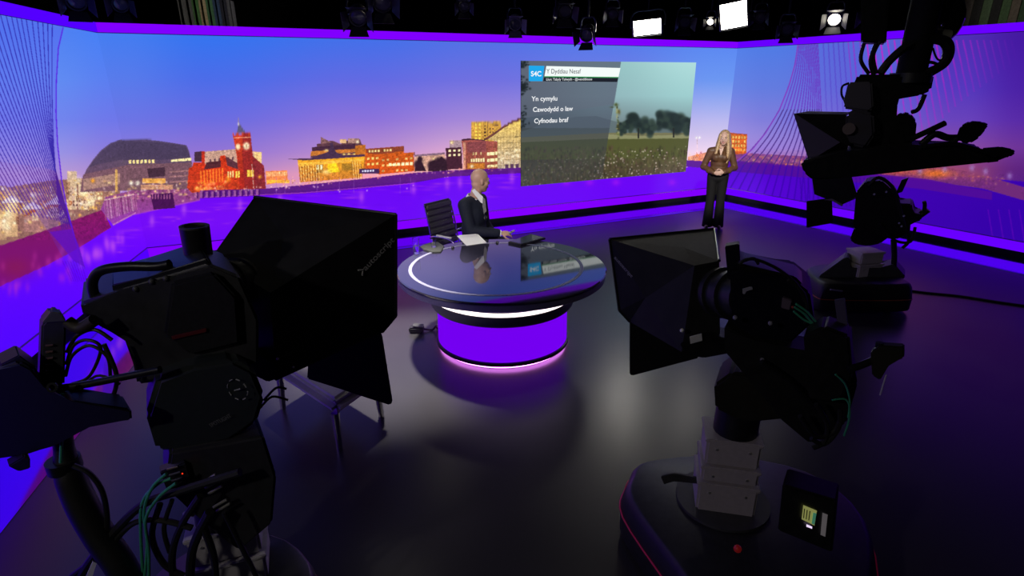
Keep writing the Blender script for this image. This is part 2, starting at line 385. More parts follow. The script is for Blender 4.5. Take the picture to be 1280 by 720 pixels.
    C.wins([(458, 195), (474, 194), (474, 208), (458, 209)], 3, 2, (255, 215, 120), .55, .4); C.wins([(476, 197), (517, 194), (517, 216), (476, 217)], 7, 3, (255, 205, 120), .5, .36, .8, r)
    C.wins([(485, 203.5), (517, 201.5), (517, 207), (485, 208.5)], 6, 1, (255, 240, 190), .7, .7); C.line((518, 190), (519, 215), .8, (120, 50, 40))
    C.poly([(372, 200), (456, 196), (452, 222), (375, 228)], (238, 176, 40), 1, (200, 120, 50)); C.poly([(410, 204), (420, 203), (425, 215), (409, 216)], (255, 214, 40))
    C.rect(395, 205, 404, 216, (120, 90, 40), .6); C.wins([(395, 206), (404, 205.5), (404, 212), (395, 212.5)], 2, 1, (255, 240, 190), .5, .9); C.rect(427, 204, 441, 213, (130, 100, 40), .5)
    C.glow(408, 215, 5, 3, (255, 230, 150), .8)
    for k in range(16):
        x = 374+k*1.6; C.line((x, 204), (x+1.2, 226), .6, (255, 226, 150) if k % 2 else (110, 60, 40), .8)
    for k in range(9):
        x = 439+k*1.5; C.line((x, 200), (x+2, 224), .6, (255, 226, 150) if k % 2 else (140, 80, 40), .8)
    C.poly([(372, 204), (455, 198), (455, 201), (374, 208)], (246, 190, 70), .9)
    C.poly([(358, 198.5), (388, 198), (398, 194), (410, 190), (413, 184), (412, 178.5), (416, 178), (417, 184), (420, 190), (428, 194), (456, 193), (456, 195.5), (420, 198), (380, 200.5)], (74, 50, 78))
    C.rect(449, 211, 474, 217, (70, 44, 90)); C.wins([(452, 212.5), (468, 211.5), (468, 215), (452, 215.5)], 5, 1, (225, 225, 255), .7, .7)
    for k in range(46):
        C.glow(r.uniform(340, 455), r.uniform(221, 231)-(0), r.uniform(.6, 1.4), r.uniform(.6, 1.4), r.choice([(255, 190, 100), (255, 150, 90), (255, 220, 170)]), r.uniform(.3, .8))
    # ---- trees, dark block, tower block, glazed hall
    C.poly([(518, 194), (556, 191), (560, 214), (518, 214)], (206, 160, 140)); C.poly([(518, 193.5), (556, 190.5), (556, 193), (518, 196)], (140, 110, 130)); C.wins([(540, 197), (555, 196), (555, 201), (540, 201)], 4, 1, (255, 225, 160), .6, .8)
    for cx, cy, q in ((523, 206, 6), (525, 199, 3.5), (541, 207, 7), (549, 203, 7), (556, 205, 7)):
        C.glow(cx, cy, q, q, (52, 30, 44), 1, 3)
    C.poly([(518, 214), (520, 205), (524, 195), (528, 204), (533, 214)], (52, 30, 44)); C.poly([(535, 214), (537, 203), (543, 200), (546, 203), (552, 195), (560, 204), (560, 215)], (52, 30, 44))
    C.rect(562, 175.5, 577, 186, (170, 140, 150)); C.glow(565, 178, 2, 2, (255, 230, 150), .9)
    C.poly([(557, 185), (577, 184), (578, 211), (559, 212)], (72, 36, 52)); C.wins([(559, 186), (577, 185), (577, 196), (559, 197)], 3, 2, (255, 230, 180), .5, .5)
    C.poly([(589, 153), (626, 152), (628, 176), (589, 177)], (206, 160, 70)); C.wins([(593, 154), (602, 154), (602, 175), (593, 175)], 2, 5, (255, 220, 90), .6, .55); C.wins([(604, 155), (609, 155), (609, 176), (604, 176)], 1, 5, (60, 40, 40), .5, .45); C.wins([(611, 154.5), (618, 154.5), (618, 172), (611, 172)], 2, 4, (90, 60, 50), .3, .4)
    C.line((609.7, 152), (609.7, 176), .8, (70, 45, 50)); C.rect(618, 155, 623, 157.5, (80, 50, 60))
    C.poly([(577, 174), (586, 173), (606, 175), (606, 178), (577, 179)], (74, 40, 56)); C.poly([(577, 176), (590, 175), (606, 176), (625, 177), (626, 214), (581, 216)], (160, 82, 74), 1, (150, 76, 60))
    C.rect(579, 178, 582, 214, (215, 160, 130), .8); C.poly([(583, 178), (607, 176), (608, 190), (584, 191)], (120, 62, 76), .55)
    C.wins([(584, 190), (606, 189), (606, 194), (584, 195)], 7, 1, (255, 225, 160), .5, .7, .6, r); C.wins([(588, 198), (606, 197), (606, 203), (588, 203)], 6, 1, (255, 238, 180), .8, .8); C.wins([(609, 190), (622, 189), (622, 194), (609, 195)], 4, 1, (255, 236, 180), .9, .8); C.wins([(609, 198), (622, 197), (622, 202), (609, 203)], 4, 1, (255, 236, 180), .9, .8); C.wins([(609, 206), (622, 205), (622, 209), (609, 210)], 4, 1, (255, 230, 170), .9, .8)
    C.rect(584, 204, 606, 211, (206, 130, 40), .8); C.glow(590, 208, 2.2, 2.2, (255, 245, 210), .95)
    C.poly([(606, 173), (616, 168), (630, 157), (642, 150), (656, 146), (670, 144), (670, 214), (622, 214), (622, 177)], (226, 196, 96), 1, (196, 176, 160))
    C.poly([(606, 173), (618, 165.5), (630, 157), (642, 150), (656, 146), (670, 144), (670, 146), (657, 148.5), (643, 153), (630, 160), (616, 170), (608, 175)], (110, 66, 60))
    for x in range(618, 670, 4): C.line((x, 160 if x > 632 else 170), (x, 213), .5, (140, 110, 50), .6)
    for y in (172, 179, 186, 193, 200, 207): C.line((622, y), (670, y-2), .7, (120, 100, 60), .6)
    for k in range(40): C.glow(r.uniform(622, 668), r.uniform(186, 212), 1.6, 1.4, (255, 244, 210), r.uniform(.3, .8))
    C.wins([(630, 205), (650, 204), (650, 210), (630, 211)], 3, 1, (90, 60, 90), .6, .8)
    # right part of the back wall: lit block by the corner, shore
    C.poly([(860, 196), (884, 190), (1010, 196), (1010, 210), (860, 208)], (222, 150, 120)); 
    for k in range(80): C.glow(r.uniform(858, 1010), r.uniform(189, 205), r.uniform(.8, 2), r.uniform(.8, 2.4), r.choice([(255, 200, 150), (240, 130, 60), (255, 225, 190), (210, 110, 130)]), r.uniform(.3, .8))
    C.line((871.5, 173), (871.5, 192), .6, (230, 200, 210)); C.glow(870.5, 172, 1.4, 1.4, (255, 255, 250), .95); C.glow(874.5, 172, 1.4, 1.4, (255, 255, 250), .95)
    # promenade strip
    C.poly([(250, 238), (330, 236), (372, 232), (450, 224), (518, 216), (560, 213), (640, 210), (700, 207), (700, 214), (640, 217), (560, 221), (520, 228), (450, 236), (380, 242), (250, 248)], (84, 22, 128), .95)
    C.poly([(855, 200), (905, 203), (905, 212), (855, 208)], (92, 30, 150))
    C.line((168, 268), (250, 250), 2, (170, 70, 190), .6); C.line((250, 247), (380, 241), 1, (190, 80, 210), .7); C.line((380, 241), (518, 229), 1, (180, 70, 220), .7)
    C.poly([(188, 243), (216, 241), (219, 260), (192, 262)], (70, 20, 80))
    for k in range(7): C.rect(190+k*3.6, 243, 191.4+k*3.6, 249, (190, 110, 150), .7)
    for k in range(12): x = 243+k*7; C.rect(x, 240-k*.3, x+3, 247-k*.3, (200, 130, 170), .55); C.rect(x+3.2, 240-k*.3, x+5, 248-k*.3, (60, 10, 90), .7)
    for k in range(90):
        x = r.uniform(250, 640); y = np.interp(x, [250, 372, 518, 640], [239, 232, 216, 211])+r.uniform(-3, 2); C.glow(x, y, r.uniform(.5, 1.3), r.uniform(.5, 1.4), r.choice([(255, 190, 170), (255, 150, 140), (255, 225, 210)]), r.uniform(.3, .9))
    for x in (356, 396, 424, 442, 500, 513, 345): C.line((x, 222), (x+.5, 242), .5, (150, 90, 190), .6)
    for k in range(12): C.glow(r.uniform(345, 520), r.uniform(231, 241), .8, 1, (250, 200, 240), .8)
    for x, y in ((452, 246), (517, 236), (559, 230), (575, 228), (300, 256), (230, 262), (350, 250), (640, 222), (190, 276)): C.glow(x, y, 3.2, 7, (190, 90, 235), .6)
    for k in range(170):
        x = r.uniform(120, 650); y = np.interp(x, [120, 260, 520, 650], [300, 256, 232, 220])+r.random()**2*26; C.glow(x, y, r.uniform(3, 11), r.uniform(.5, 1.4), r.choice([(160, 60, 240), (90, 0, 225), (200, 90, 215)]), r.uniform(.12, .4))
    for x, y in ((708, 208), (737, 212), (770, 210), (840, 206)): C.glow(x, 228, 5, 4, (175, 30, 240), .5)
    C.finish(140, 300, .075, .32, 2.0)
    # ---- harp-like cables on the left wall
    env = [(79, 34), (73, 60), (70.5, 100), (70, 140), (72, 180), (77, 225), (84, 262), (94, 300), (106, 336)]
    C.poly(env+[(86, 336), (62, 292), (40, 260), (-420, 40), (-420, -60), (0, 0)], (96, 60, 225), .20)
    xk = -150.
    while xk < 67:
        sl = float(np.interp(xk, [-150, -7, 28, 50, 68], [.62, .45, .33, .2, -.02])); ye = 250+38*(xk+150)/218
        pts = [(xk+sl*(y-130)+.00042*(y-130)**2*(1 if y > 130 else .4), y) for y in np.linspace(0, ye, 9)]
        for p_, q_ in zip(pts[:-1], pts[1:]): C.line(p_, q_, 1.15, (40, 26, 160) if p_[1] < 200 else (70, 24, 140), .85)
        xk += float(np.interp(xk, [-20, 30, 68], [5.4, 4.2, 2.3]))
    for a_, b_ in zip(env[:-1], env[1:]): C.line(a_, b_, 1.6, (88, 20, 220), .9)
    C.poly([(62, 290), (89, 286), (98, 305), (106, 334), (92, 326), (76, 306)], (90, 12, 190), .75)
    for k in range(8): C.line((78+k*3.3, 326), (90+k*2.6, 352), 1, (70, 0, 190), .5)
    return C

def paint_right():
    r = random.Random(5); C = Canvas(860, 0, 760, 420, S)
    field(C, [905, 960, 1100, 1200, 1280, 1500], [50, 110, 150, 185, 212], [
        [(80, 128, 232), (104, 130, 226), (140, 136, 222), (172, 158, 222), (205, 165, 190)],
        [(76, 122, 228), (98, 122, 222), (126, 124, 218), (166, 146, 214), (215, 140, 120)],
        [(86, 96, 212), (92, 92, 212), (112, 96, 210), (160, 100, 176), (200, 100, 80)],
        [(78, 46, 178), (84, 56, 188), (104, 66, 186), (136, 76, 160), (150, 70, 110)],
        [(68, 24, 160), (74, 32, 164), (88, 42, 166), (112, 54, 150), (100, 40, 120)],
        [(60, 16, 140), (66, 24, 146), (76, 34, 150), (90, 40, 130), (80, 30, 110)]])
    C.poly([(900, 200), (960, 202), (1040, 214), (1160, 220), (1230, 222), (1620, 262), (1620, 420), (900, 420)], (62, 0, 176), 1, (56, 0, 168))
    C.glow(900, 240, 120, 40, (96, 0, 230), .9); C.glow(1280, 280, 90, 60, (44, 0, 160), .5)
    C.poly([(900, 189), (960, 193), (1020, 196), (1120, 205), (1180, 208), (1240, 222), (1320, 246), (1320, 262), (1230, 236), (1160, 226), (1040, 214), (960, 206), (900, 203)], (120, 50, 110), .85)
    C.glow(1170, 217, 22, 6, (226, 116, 40), .9); C.glow(1120, 215, 24, 5, (190, 80, 60), .7); C.glow(1215, 220, 18, 6, (150, 70, 100), .6)
    C.poly([(905, 200), (960, 204), (1040, 212), (1160, 224), (1240, 240), (1240, 250), (1150, 236), (1030, 224), (900, 213)], (80, 10, 150), .9)
    for k in range(200):
        x = r.uniform(905, 1260); y = np.interp(x, [905, 1010, 1160, 1260], [195, 203, 214, 228])+r.uniform(-6, 5); C.glow(x, y, r.uniform(.7, 2), r.uniform(.7, 2), r.choice([(255, 150, 60), (255, 190, 120), (225, 110, 60), (235, 130, 150)]), r.uniform(.2, .7)*(1 if x < 1030 else .5))
    for x, y in ((1181, 212), (1215, 210), (1232, 214), (1262, 220), (1150, 214)): C.glow(x, y, 3, 4, (170, 140, 210), .6)
    # orange lit hotel
    C.poly([(880, 166), (908, 165), (934, 168.5), (933, 192), (905, 194), (880, 192)], (216, 104, 24), 1, (196, 84, 30)); C.line((880, 165.5), (934, 168), 1, (150, 60, 40))
    C.wins([(882, 167), (933, 169.5), (932, 190), (882, 191)], 14, 4, (255, 214, 110), .55, .6, .9, r)
    for k in range(16): C.glow(r.uniform(884, 933), r.uniform(183, 193), 1.6, 1.6, (255, 150, 50), .7)
    C.finish(150, 260, .075, .32, 2.0)
    # cables of the right harp
    cur = [(998, 52), (994, 80), (986, 108), (974, 138), (957, 166), (940, 187), (920, 202)]
    C.poly(cur+[(1040, 206), (1060, 190), (1060, 52)], (110, 90, 210), .12)
    for k in range(15):                      # cables bundled at the top, spread along the shore
        t = k/14
        pts = []
        for y in np.linspace(50, 206, 10):
            v = (y-50)/156; xe = float(np.interp(y, [p[1] for p in cur], [p[0] for p in cur]))
            pts.append((xe*(1-t)+(1022+8*v)*t+(9*v*math.sin(math.pi*t)), y))
        for p_, q_ in zip(pts[:-1], pts[1:]): C.line(p_, q_, 1.35, (104, 52, 190) if p_[1] < 120 else (66, 36, 126), .85)
        e = pts[-1]; C.line(e, (e[0]-34*(1-t)**1.5, 258), 1.9, (52, 0, 165), .65)
    for k in range(30):
        x0_ = 1029+(6.2*k if k < 6 else 37.2+8.6*(k-6)); dx = 7+1.2*k; a_ = float(np.interp(k, [0, 4, 8, 18, 29], [.6, .75, .85, .75, .05]))
        L = float(np.interp(k, [0, 6, 12, 20, 29], [1, 1, .9, .5, .15])); y1 = 54+(206-54)*L*.95
        c_ = (84, 60, 196) if k < 5 else ((140, 50, 200) if k < 8 else (196, 26, 196))
        for j in range(5):
            v0, v1 = j/5, (j+1)/5; C.line((x0_+dx*L*v0, 50+(y1-50)*v0), (x0_+dx*L*v1, 50+(y1-50)*v1), 1.5 if k < 6 else 1.8, c_, a_*(1-.7*v0))
    for a2, b2 in zip(cur[:-1], cur[1:]): C.line(a2, b2, 1.6, (130, 60, 190), .9)
    for k in range(24):
        x = 1000+k*5; C.line((x, 222), (x+3, 258), 1.8, (48, 0, 150), .45)
    for k in range(6): C.line((1235+k*13, 262), (1242+k*13, 304), 1.2, (120, 10, 190), .5)
    return C

def led_mesh(name, C, D, N, length, nu, zs, canvas, off=.012):
    us = np.linspace(0, length, nu) if length > 9 else np.concatenate([np.linspace(0, length*.74, nu-40, endpoint=False), np.linspace(length*.74, length, 40)]); zs = np.array(zs); nz = len(zs)
    base = np.array(C)+np.array(N)*off
    P = (base[None, None, :]+np.array(D)[None, None, :]*us[None, :, None]+np.array((0, 0, 1.))[None, None, :]*zs[:, None, None]).reshape(-1, 3)
    px, py = project(P); col = lin(np.clip(canvas.sample(px, py), 0, 255))
    return grid_mesh(name, P, nu, nz, col)
def grid_mesh(name, P, nu, nz, col):
    me = bpy.data.meshes.new(name); j, i = np.meshgrid(np.arange(nz-1), np.arange(nu-1), indexing='ij'); a = (j*nu+i).ravel()
    q = np.stack([a, a+1, a+nu+1, a+nu], 1).astype(np.int32); nf = len(q)
    me.vertices.add(len(P)); me.vertices.foreach_set('co', P.astype(np.float32).ravel())
    me.loops.add(nf*4); me.loops.foreach_set('vertex_index', q.ravel())
    me.polygons.add(nf); me.polygons.foreach_set('loop_start', np.arange(nf, dtype=np.int32)*4)
    me.update(calc_edges=True)
    at_ = me.color_attributes.new('picture', 'FLOAT_COLOR', 'POINT')
    at_.data.foreach_set('color', np.concatenate([col, np.ones((len(P), 1))], 1).astype(np.float32).ravel())
    return me
def zrows(lo, hi, ns=40): return np.concatenate([np.linspace(ZB, lo, 40, endpoint=False), np.linspace(lo, hi, 190 if ns == 40 else 120, endpoint=False), np.linspace(hi, ZT, ns)])

city = paint_city(); right = paint_right()
def wall(name, C, D, N, length, nu, zr, canvas, strip, lab):
    # cabinet body, plinth and light strips of one LED wall
    o = B().box(C+D*(length/2)-N*.16+Vector((0, 0, (ZTOP+ZS)/2)), (length, .30, ZTOP-ZS), Matrix.Rotation(math.atan2(D.y, D.x), 3, 'Z')).build(name, BLACK, smooth=False)
    tag(o, lab, kind='structure')
    link('led_screen', led_mesh('led_screen', C, D, N, length, nu, zr, canvas), pic_mat(), o)
    R = Matrix.Rotation(math.atan2(D.y, D.x), 3, 'Z')
    B().box(C+D*(length/2)-N*.06+Vector((0, 0, ZS/2)), (length, .12, ZS), R).build('plinth', MATTE, o, False)
    B().box(C+D*(length/2)+N*.008+Vector((0, 0, (ZS+ZB)/2-.006)), (length, .03, ZB-ZS-.018), R).build('lower_light_strip', strip, o, False)
    B().box(C+D*(length/2)+N*.008+Vector((0, 0, (ZT+ZTOP)/2+.004)), (length, .03, ZTOP-ZT-.012), R).build('upper_light_strip', strip, o, False)
    B().box(C+D*(length/2)+N*.016+Vector((0, 0, ZB-.004)), (length, .012, .012), R).build('trim_rail', mat('violet_trim', (.25, .12, .4), .4), o, False)
    return o
wall('wall_back', Lc, DB, NB, BLEN, 1250, zrows(.75, 1.75), city, PURPLE, 'LED video wall showing a lit waterfront city at dusk')
wall('wall_left', Lc, DL, NL, LLEN, 520, zrows(.7, 1.9, 200), city, PURPLEL, 'LED video wall of cables and lit quayside buildings')
wall('wall_right', Rc, DR, NR, RLEN, 620, zrows(.7, 1.9, 160), right, emis('right_light_diffuser', (104, 0, 255), 1.0), 'LED video wall of violet sky and bridge cables')

# ------------------------------------------------------------------ floor, glossy border, ceiling, outer studio walls
FLOOR = mat('dark_resin_floor', (.036, .034, .039), .30, spec=.55, var=.12, bscale=1.3)
fl = B().box((0, 6, -.05), (26, 22, .1)).build('floor', FLOOR, smooth=False); tag(fl, 'dark satin resin studio floor', kind='structure')
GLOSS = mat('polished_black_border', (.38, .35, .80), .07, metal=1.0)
BW = .93
def mit(p, d1, n1, d2, n2):            # where two border edges meet
    a1 = p+n1*BW; a2 = p+n2*BW; det = d1.x*-d2.y+d2.x*d1.y; e = a2-a1; t = (e.x*-d2.y+d2.x*e.y)/det; return a1+d1*t
mL, mR = mit(Lc, DB, NB, DL, NL), mit(Rc, DB, NB, DR, NR)
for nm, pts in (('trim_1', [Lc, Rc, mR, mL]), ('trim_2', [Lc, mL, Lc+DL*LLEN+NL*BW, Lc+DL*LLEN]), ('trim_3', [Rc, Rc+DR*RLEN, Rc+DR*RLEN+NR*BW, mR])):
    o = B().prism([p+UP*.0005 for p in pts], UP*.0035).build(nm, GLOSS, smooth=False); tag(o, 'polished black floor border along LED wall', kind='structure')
cl = B().box((0, 6, 5.05), (26, 22, .1)).build('ceiling', MATTE, smooth=False); tag(cl, 'black studio ceiling', kind='structure')
for nm, c, d in (('wall_studio_back', (0, 16.9, 2.5), (26, .2, 5.1)), ('wall_studio_left', (-12.9, 6, 2.5), (.2, 22, 5.1)), ('wall_studio_right', (12.9, 6, 2.5), (.2, 22, 5.1)), ('wall_studio_rear', (0, -4.9, 2.5), (26, .2, 5.1))):
    o = B().box(c, d).build(nm, MATTE, smooth=False); tag(o, 'black outer wall of the studio', kind='structure')

# ================================================================== WEATHER DISPLAY on the back wall
def bw(u, z, off=.03): return Lc+DB*u+NB*off+Vector((0, 0, z))
WU0, WU1, WZ0, WZ1 = 6.10, 10.05, .645, 2.825
def paint_weather():
    r = random.Random(11); C = Canvas(640, 65, 240, 180, 4)
    field(C, [650, 760, 868], [75, 120, 150, 170, 190, 215, 235], [
        [(120, 132, 140), (118, 130, 138), (84, 98, 104), (70, 72, 60), (66, 62, 50), (74, 70, 60), (70, 70, 56)],
        [(150, 196, 196), (146, 184, 188), (120, 140, 144), (92, 100, 66), (82, 84, 46), (76, 68, 48), (70, 66, 48)],
        [(176, 222, 220), (158, 206, 206), (130, 160, 164), (98, 108, 66), (92, 94, 50), (96, 84, 66), (84, 76, 60)]])
    C.poly([(650, 165), (680, 155), (720, 146), (745, 145), (770, 152), (800, 160), (868, 158), (868, 172), (650, 176)], (96, 112, 116), .9)
    C.poly([(650, 172), (720, 168), (760, 166), (868, 166), (868, 178), (650, 182)], (120, 118, 84)); C.poly([(650, 178), (760, 173), (868, 172), (868, 196), (650, 200)], (84, 88, 46))
    C.poly([(760, 168), (800, 170), (868, 168), (868, 173), (760, 174)], (150, 152, 110), .7)
    for cx, cy, q in ((797, 152, 13), (787, 156, 9), (806, 156, 10), (840, 148, 15), (828, 154, 11), (852, 154, 12), (862, 160, 9), (781, 160, 7), (815, 160, 8)):
        for k in range(14): C.glow(cx+r.gauss(0, q*.5), cy+r.gauss(0, q*.42), q*.42, q*.42, r.choice([(40, 54, 50), (34, 46, 42), (52, 68, 58)]), .9, 2)
    C.line((798, 160), (798, 173), 2, (40, 44, 38)); C.line((842, 160), (842, 172), 2, (40, 44, 38))
    for k in range(1500):
        x = r.uniform(648, 868); y = r.uniform(184, 236); C.glow(x, y, r.uniform(.4, 1.4), r.uniform(.8, 2.8), r.choice([(70, 56, 40), (100, 84, 60), (58, 60, 36), (92, 70, 62), (46, 44, 32), (104, 104, 60)]), r.uniform(.3, .8))
    for k in range(330):
        x = 650+218*r.random()**.75; y = 232-r.random()**1.3*(30+(x-650)*.10); C.glow(x, y, r.uniform(.4, 1.1), r.uniform(.4, 1.1), r.choice([(236, 222, 210), (214, 190, 186), (190, 170, 150)]), r.uniform(.4, .95)*(.55 if x < 740 else 1))
    # tinted information panel on the left
    C.poly([(640, 60), (777.5, 60), (776, 79), (762, 160), (640, 160)], (72, 82, 100), .62)
    for k in range(21): C.poly([(640, 160+k*4), (762-k*.6, 160+k*4), (761.4-k*.6, 164+k*4), (640, 164+k*4)], (58, 66, 76), .62-.022*k)
    C.poly([(640, 60), (777, 60), (776, 79), (768, 130), (640, 150)], (100, 106, 122), .38)
    # leaves along the left edge, a tall weed
    for k in range(120):
        y = r.choice([r.uniform(75, 84), r.uniform(95, 118), r.uniform(132, 160), r.uniform(104, 112)]); C.glow(650+abs(r.gauss(0, 5.0)), y, r.uniform(.8, 1.8), r.uniform(.8, 1.8), (30, 38, 40), .85)
    for k in range(40): t = r.random(); C.glow(771+2*t+r.gauss(0, .8), 130+44*t, r.uniform(.5, 1.5), r.uniform(.6, 2), r.choice([(70, 78, 40), (120, 130, 70), (160, 160, 110), (60, 60, 36)]), .8)
    C.glow(770, 131, 3, 2, (80, 90, 50), .9); C.glow(765, 134, 2.5, .8, (70, 80, 50), .9); C.glow(774, 140, 1.6, 3.5, (100, 90, 50), .9)
    return C
wc = paint_weather()
nu, nz = 420, 250
uu, zz = np.meshgrid(np.linspace(WU0, WU1, nu), np.linspace(WZ0, WZ1, nz))
Pw = np.array(bw(0, 0))[None, :]+np.array(DB)[None, :]*uu.reshape(-1, 1)+np.array((0, 0, 1.))[None, :]*zz.reshape(-1, 1)
px, py = project(Pw)
wd = empty('weather_display', bw((WU0+WU1)/2, WZ0, .02), label='large weather forecast display with white Welsh text over a meadow', cat='screen')
link('picture', grid_mesh('weather_picture', Pw, nu, nz, lin(np.clip(wc.sample(px, py), 0, 255))), pic_mat(), wd)
B().box(bw((WU0+WU1)/2, (WZ0+WZ1)/2, .0205), (WU1-WU0, .018, WZ1-WZ0), Matrix.Rotation(math.atan2(DB.y, DB.x), 3, 'Z')).build('backing_panel', BLACK, wd, False)
def wq(name, pts, m, off): # flat printed shape given by photo pixels on the display plane
    return B().prism([on_wall(x, y, bw(0, 0, off), NB) for x, y in pts], NB*.002).build(name, m, wd, False)
wq('title_bar', [(683, 82.5), (775.5, 85), (773, 96.5), (680.5, 95.5)], emis('title_white', (244, 252, 250)), .034)
wq('green_rule', [(680.5, 95.2), (773, 96.2), (773, 97.4), (680.3, 96.4)], emis('rule_green', (40, 150, 80)), .0345)
wq('subtitle_bar', [(680, 96.5), (772.7, 97.5), (771.5, 102.5), (679, 101.5)], emis('subtitle_dark', (30, 34, 44)), .034)
lg = wq('logo_panel', [(661, 82), (680.5, 82.4), (678, 101.5), (661, 101.5)], emis('logo_cyan', (32, 168, 236)), .034)
def textw(body, bold=0):
    cu = bpy.data.curves.new('measure', 'FONT'); cu.body = body; cu.offset = bold
    o = bpy.data.objects.new('measure', cu); COL.objects.link(o); dg = bpy.context.evaluated_depsgraph_get()
    me = bpy.data.meshes.new_from_object(o.evaluated_get(dg)); w_ = max(v.co.x for v in me.vertices); bpy.data.objects.remove(o); bpy.data.meshes.remove(me); return w_
def wt(name, s, x, y, x1, hpx, rgb, bold=.0):
    o0 = on_wall(x, y, bw(0, 0, .04), NB); o1 = on_wall(x1, y, bw(0, 0, .04), NB)
    hh = (on_wall(x, y-hpx, bw(0, 0, .04), NB)-o0).length
    full = (Vector((o1.x, o1.y, 0))-Vector((o0.x, o0.y, 0))).length; k = full/textw(s, bold); done = ''
    for wd_ in s.split(' '):
        off = (textw(done+wd_, bold)-textw(wd_, bold))*k; done += wd_+' '
        text(name, wd_, Vector((o0.x, o0.y, o0.z))+DB*off, DB, UP, hh, emis('text_%d_%d_%d' % rgb, rgb), wd, bold=bold, width=textw(wd_, bold)*k)
wt('logo_letters', 'S4C', 663.5, 95.2, 676.5, 6.2, (246, 250, 252), .02)
wt('title_word', 'Y Dyddiau Nesaf', 683, 91.8, 726, 5.8, (86, 90, 96), .005)
wt('subtitle_word', 'Llun: Tabyly Tolwyth - @wenddlouse', 682.5, 100.6, 740, 3.0, (226, 230, 232), .01)
wt('forecast_word', 'Yn cymylu', 664.5, 126.3, 696.5, 5.8, (246, 248, 250), .014)
wt('forecast_word', 'Cawodydd o law', 666, 139.8, 716, 5.8, (246, 248, 250), .014)
wt('forecast_word', 'Cyfnodau braf', 667.5, 154.0, 710.5, 5.8, (246, 248, 250), .014)

# ================================================================== LIGHTING GRID
PIPE = mat('grid_pipe', (.02, .02, .022), .5, metal=.4)
GZ = 4.15
def pipe(a, b, lab):
    o = B().cyl(a, b, .024, n=12).build('grid_pipe', PIPE); center_origin(o); tag(o, lab, 'pipe', 'pipes of the lighting grid')
for y, wh in ((6.6, 'over the seated presenter'), (7.8, 'between presenter and the lit panels'), (8.9, 'just before the lit panels'), (9.9, 'just behind the lit panels')): pipe((-11, y, GZ), (11, y, GZ), 'black grid pipe running across the ceiling '+wh)
for x, wh in ((-4.5, 'over the stool side'), (-.5, 'over the round desk'), (3.5, 'over the standing presenter'), (7, 'over the violet wall')): pipe((x, -2, GZ+.055), (x, 15, GZ+.055), 'black grid pipe running lengthwise under the ceiling '+wh)
def aim(fwd):
    f = Vector(fwd).normalized(); r = f.cross(Vector((0, 0, 1))).normalized(); u = r.cross(f); M = Matrix((r, f, u)).transposed(); return M   # local y = forward
def yoke(t, c, M, half, drop, m=BLACKM):
    top = Vector((c.x, c.y, c.z+drop)); r = M @ Vector((1, 0, 0))
    B().tube([c+r*half, c+r*half+Vector((0, 0, drop*.7)), top+r*half*.7, top, top-r*half*.7, c-r*half+Vector((0, 0, drop*.7)), c-r*half], .012, n=8).build('yoke', m, t)
    B().cyl(top, (c.x, c.y, GZ), .014).build('hanging_rod', m, t)
    B().box((c.x, c.y, GZ), (.07, .07, .07), bev=.01).build('clamp', m, t)
def soft_panel(px, py, Y, wpx, hpx, tilt, strength, lab, roll=0, yaw=0):
    c = at(px, py, Y); k = FPX/(c-Vector((0, 0, CAM_H))).length
    w_, h_ = wpx/k, hpx/k
    f = (Vector((0, 2.5, .5))-c).normalized(); f.z = 0; f = Matrix.Rotation(yaw, 3, 'Z') @ f; f.normalize(); f = Vector((f.x*math.cos(tilt), f.y*math.cos(tilt), -math.sin(tilt)))
    M = aim(f) @ Matrix.Rotation(roll, 3, 'Y')
    t = empty('soft_light_panel', c, label=lab, cat='studio light', group='lit panels in the lighting grid')
    B().box(c-M @ Vector((0, .05, 0)), (w_+.05, .10, h_+.05), M, .012).build('housing', BLACK, t)
    B().box(c+M @ Vector((0, .003, 0)), (w_, .008, h_), M).build('diffuser', emis('lamp_diffuser_%d' % strength, (255, 250, 240), strength), t, False)
    for a_ in (0, math.pi/2, math.pi, -math.pi/2):
        Q = M @ Matrix.Rotation(a_, 3, 'Y'); hh, ww = ((h_, w_) if abs(math.sin(a_)) < .5 else (w_, h_))
        B().box(c+Q @ Vector((0, .02, hh/2+.02)), (ww+.03, .05, .004), Q @ Matrix.Rotation(-.2, 3, 'X')).build('frame_lip', BLACKM, t, False)
    yoke(t, c-M @ Vector((0, .05, 0)), M, w_/2+.05, h_/2+.12)
soft_panel(809, 34, 9.5, 29, 15, .35, 48, 'wide lit white soft light panel hanging from the grid', .08)
soft_panel(917, 19, 9.3, 26, 25, .35, 14, 'square lit white soft light panel hanging tilted from the grid', .16, .1)
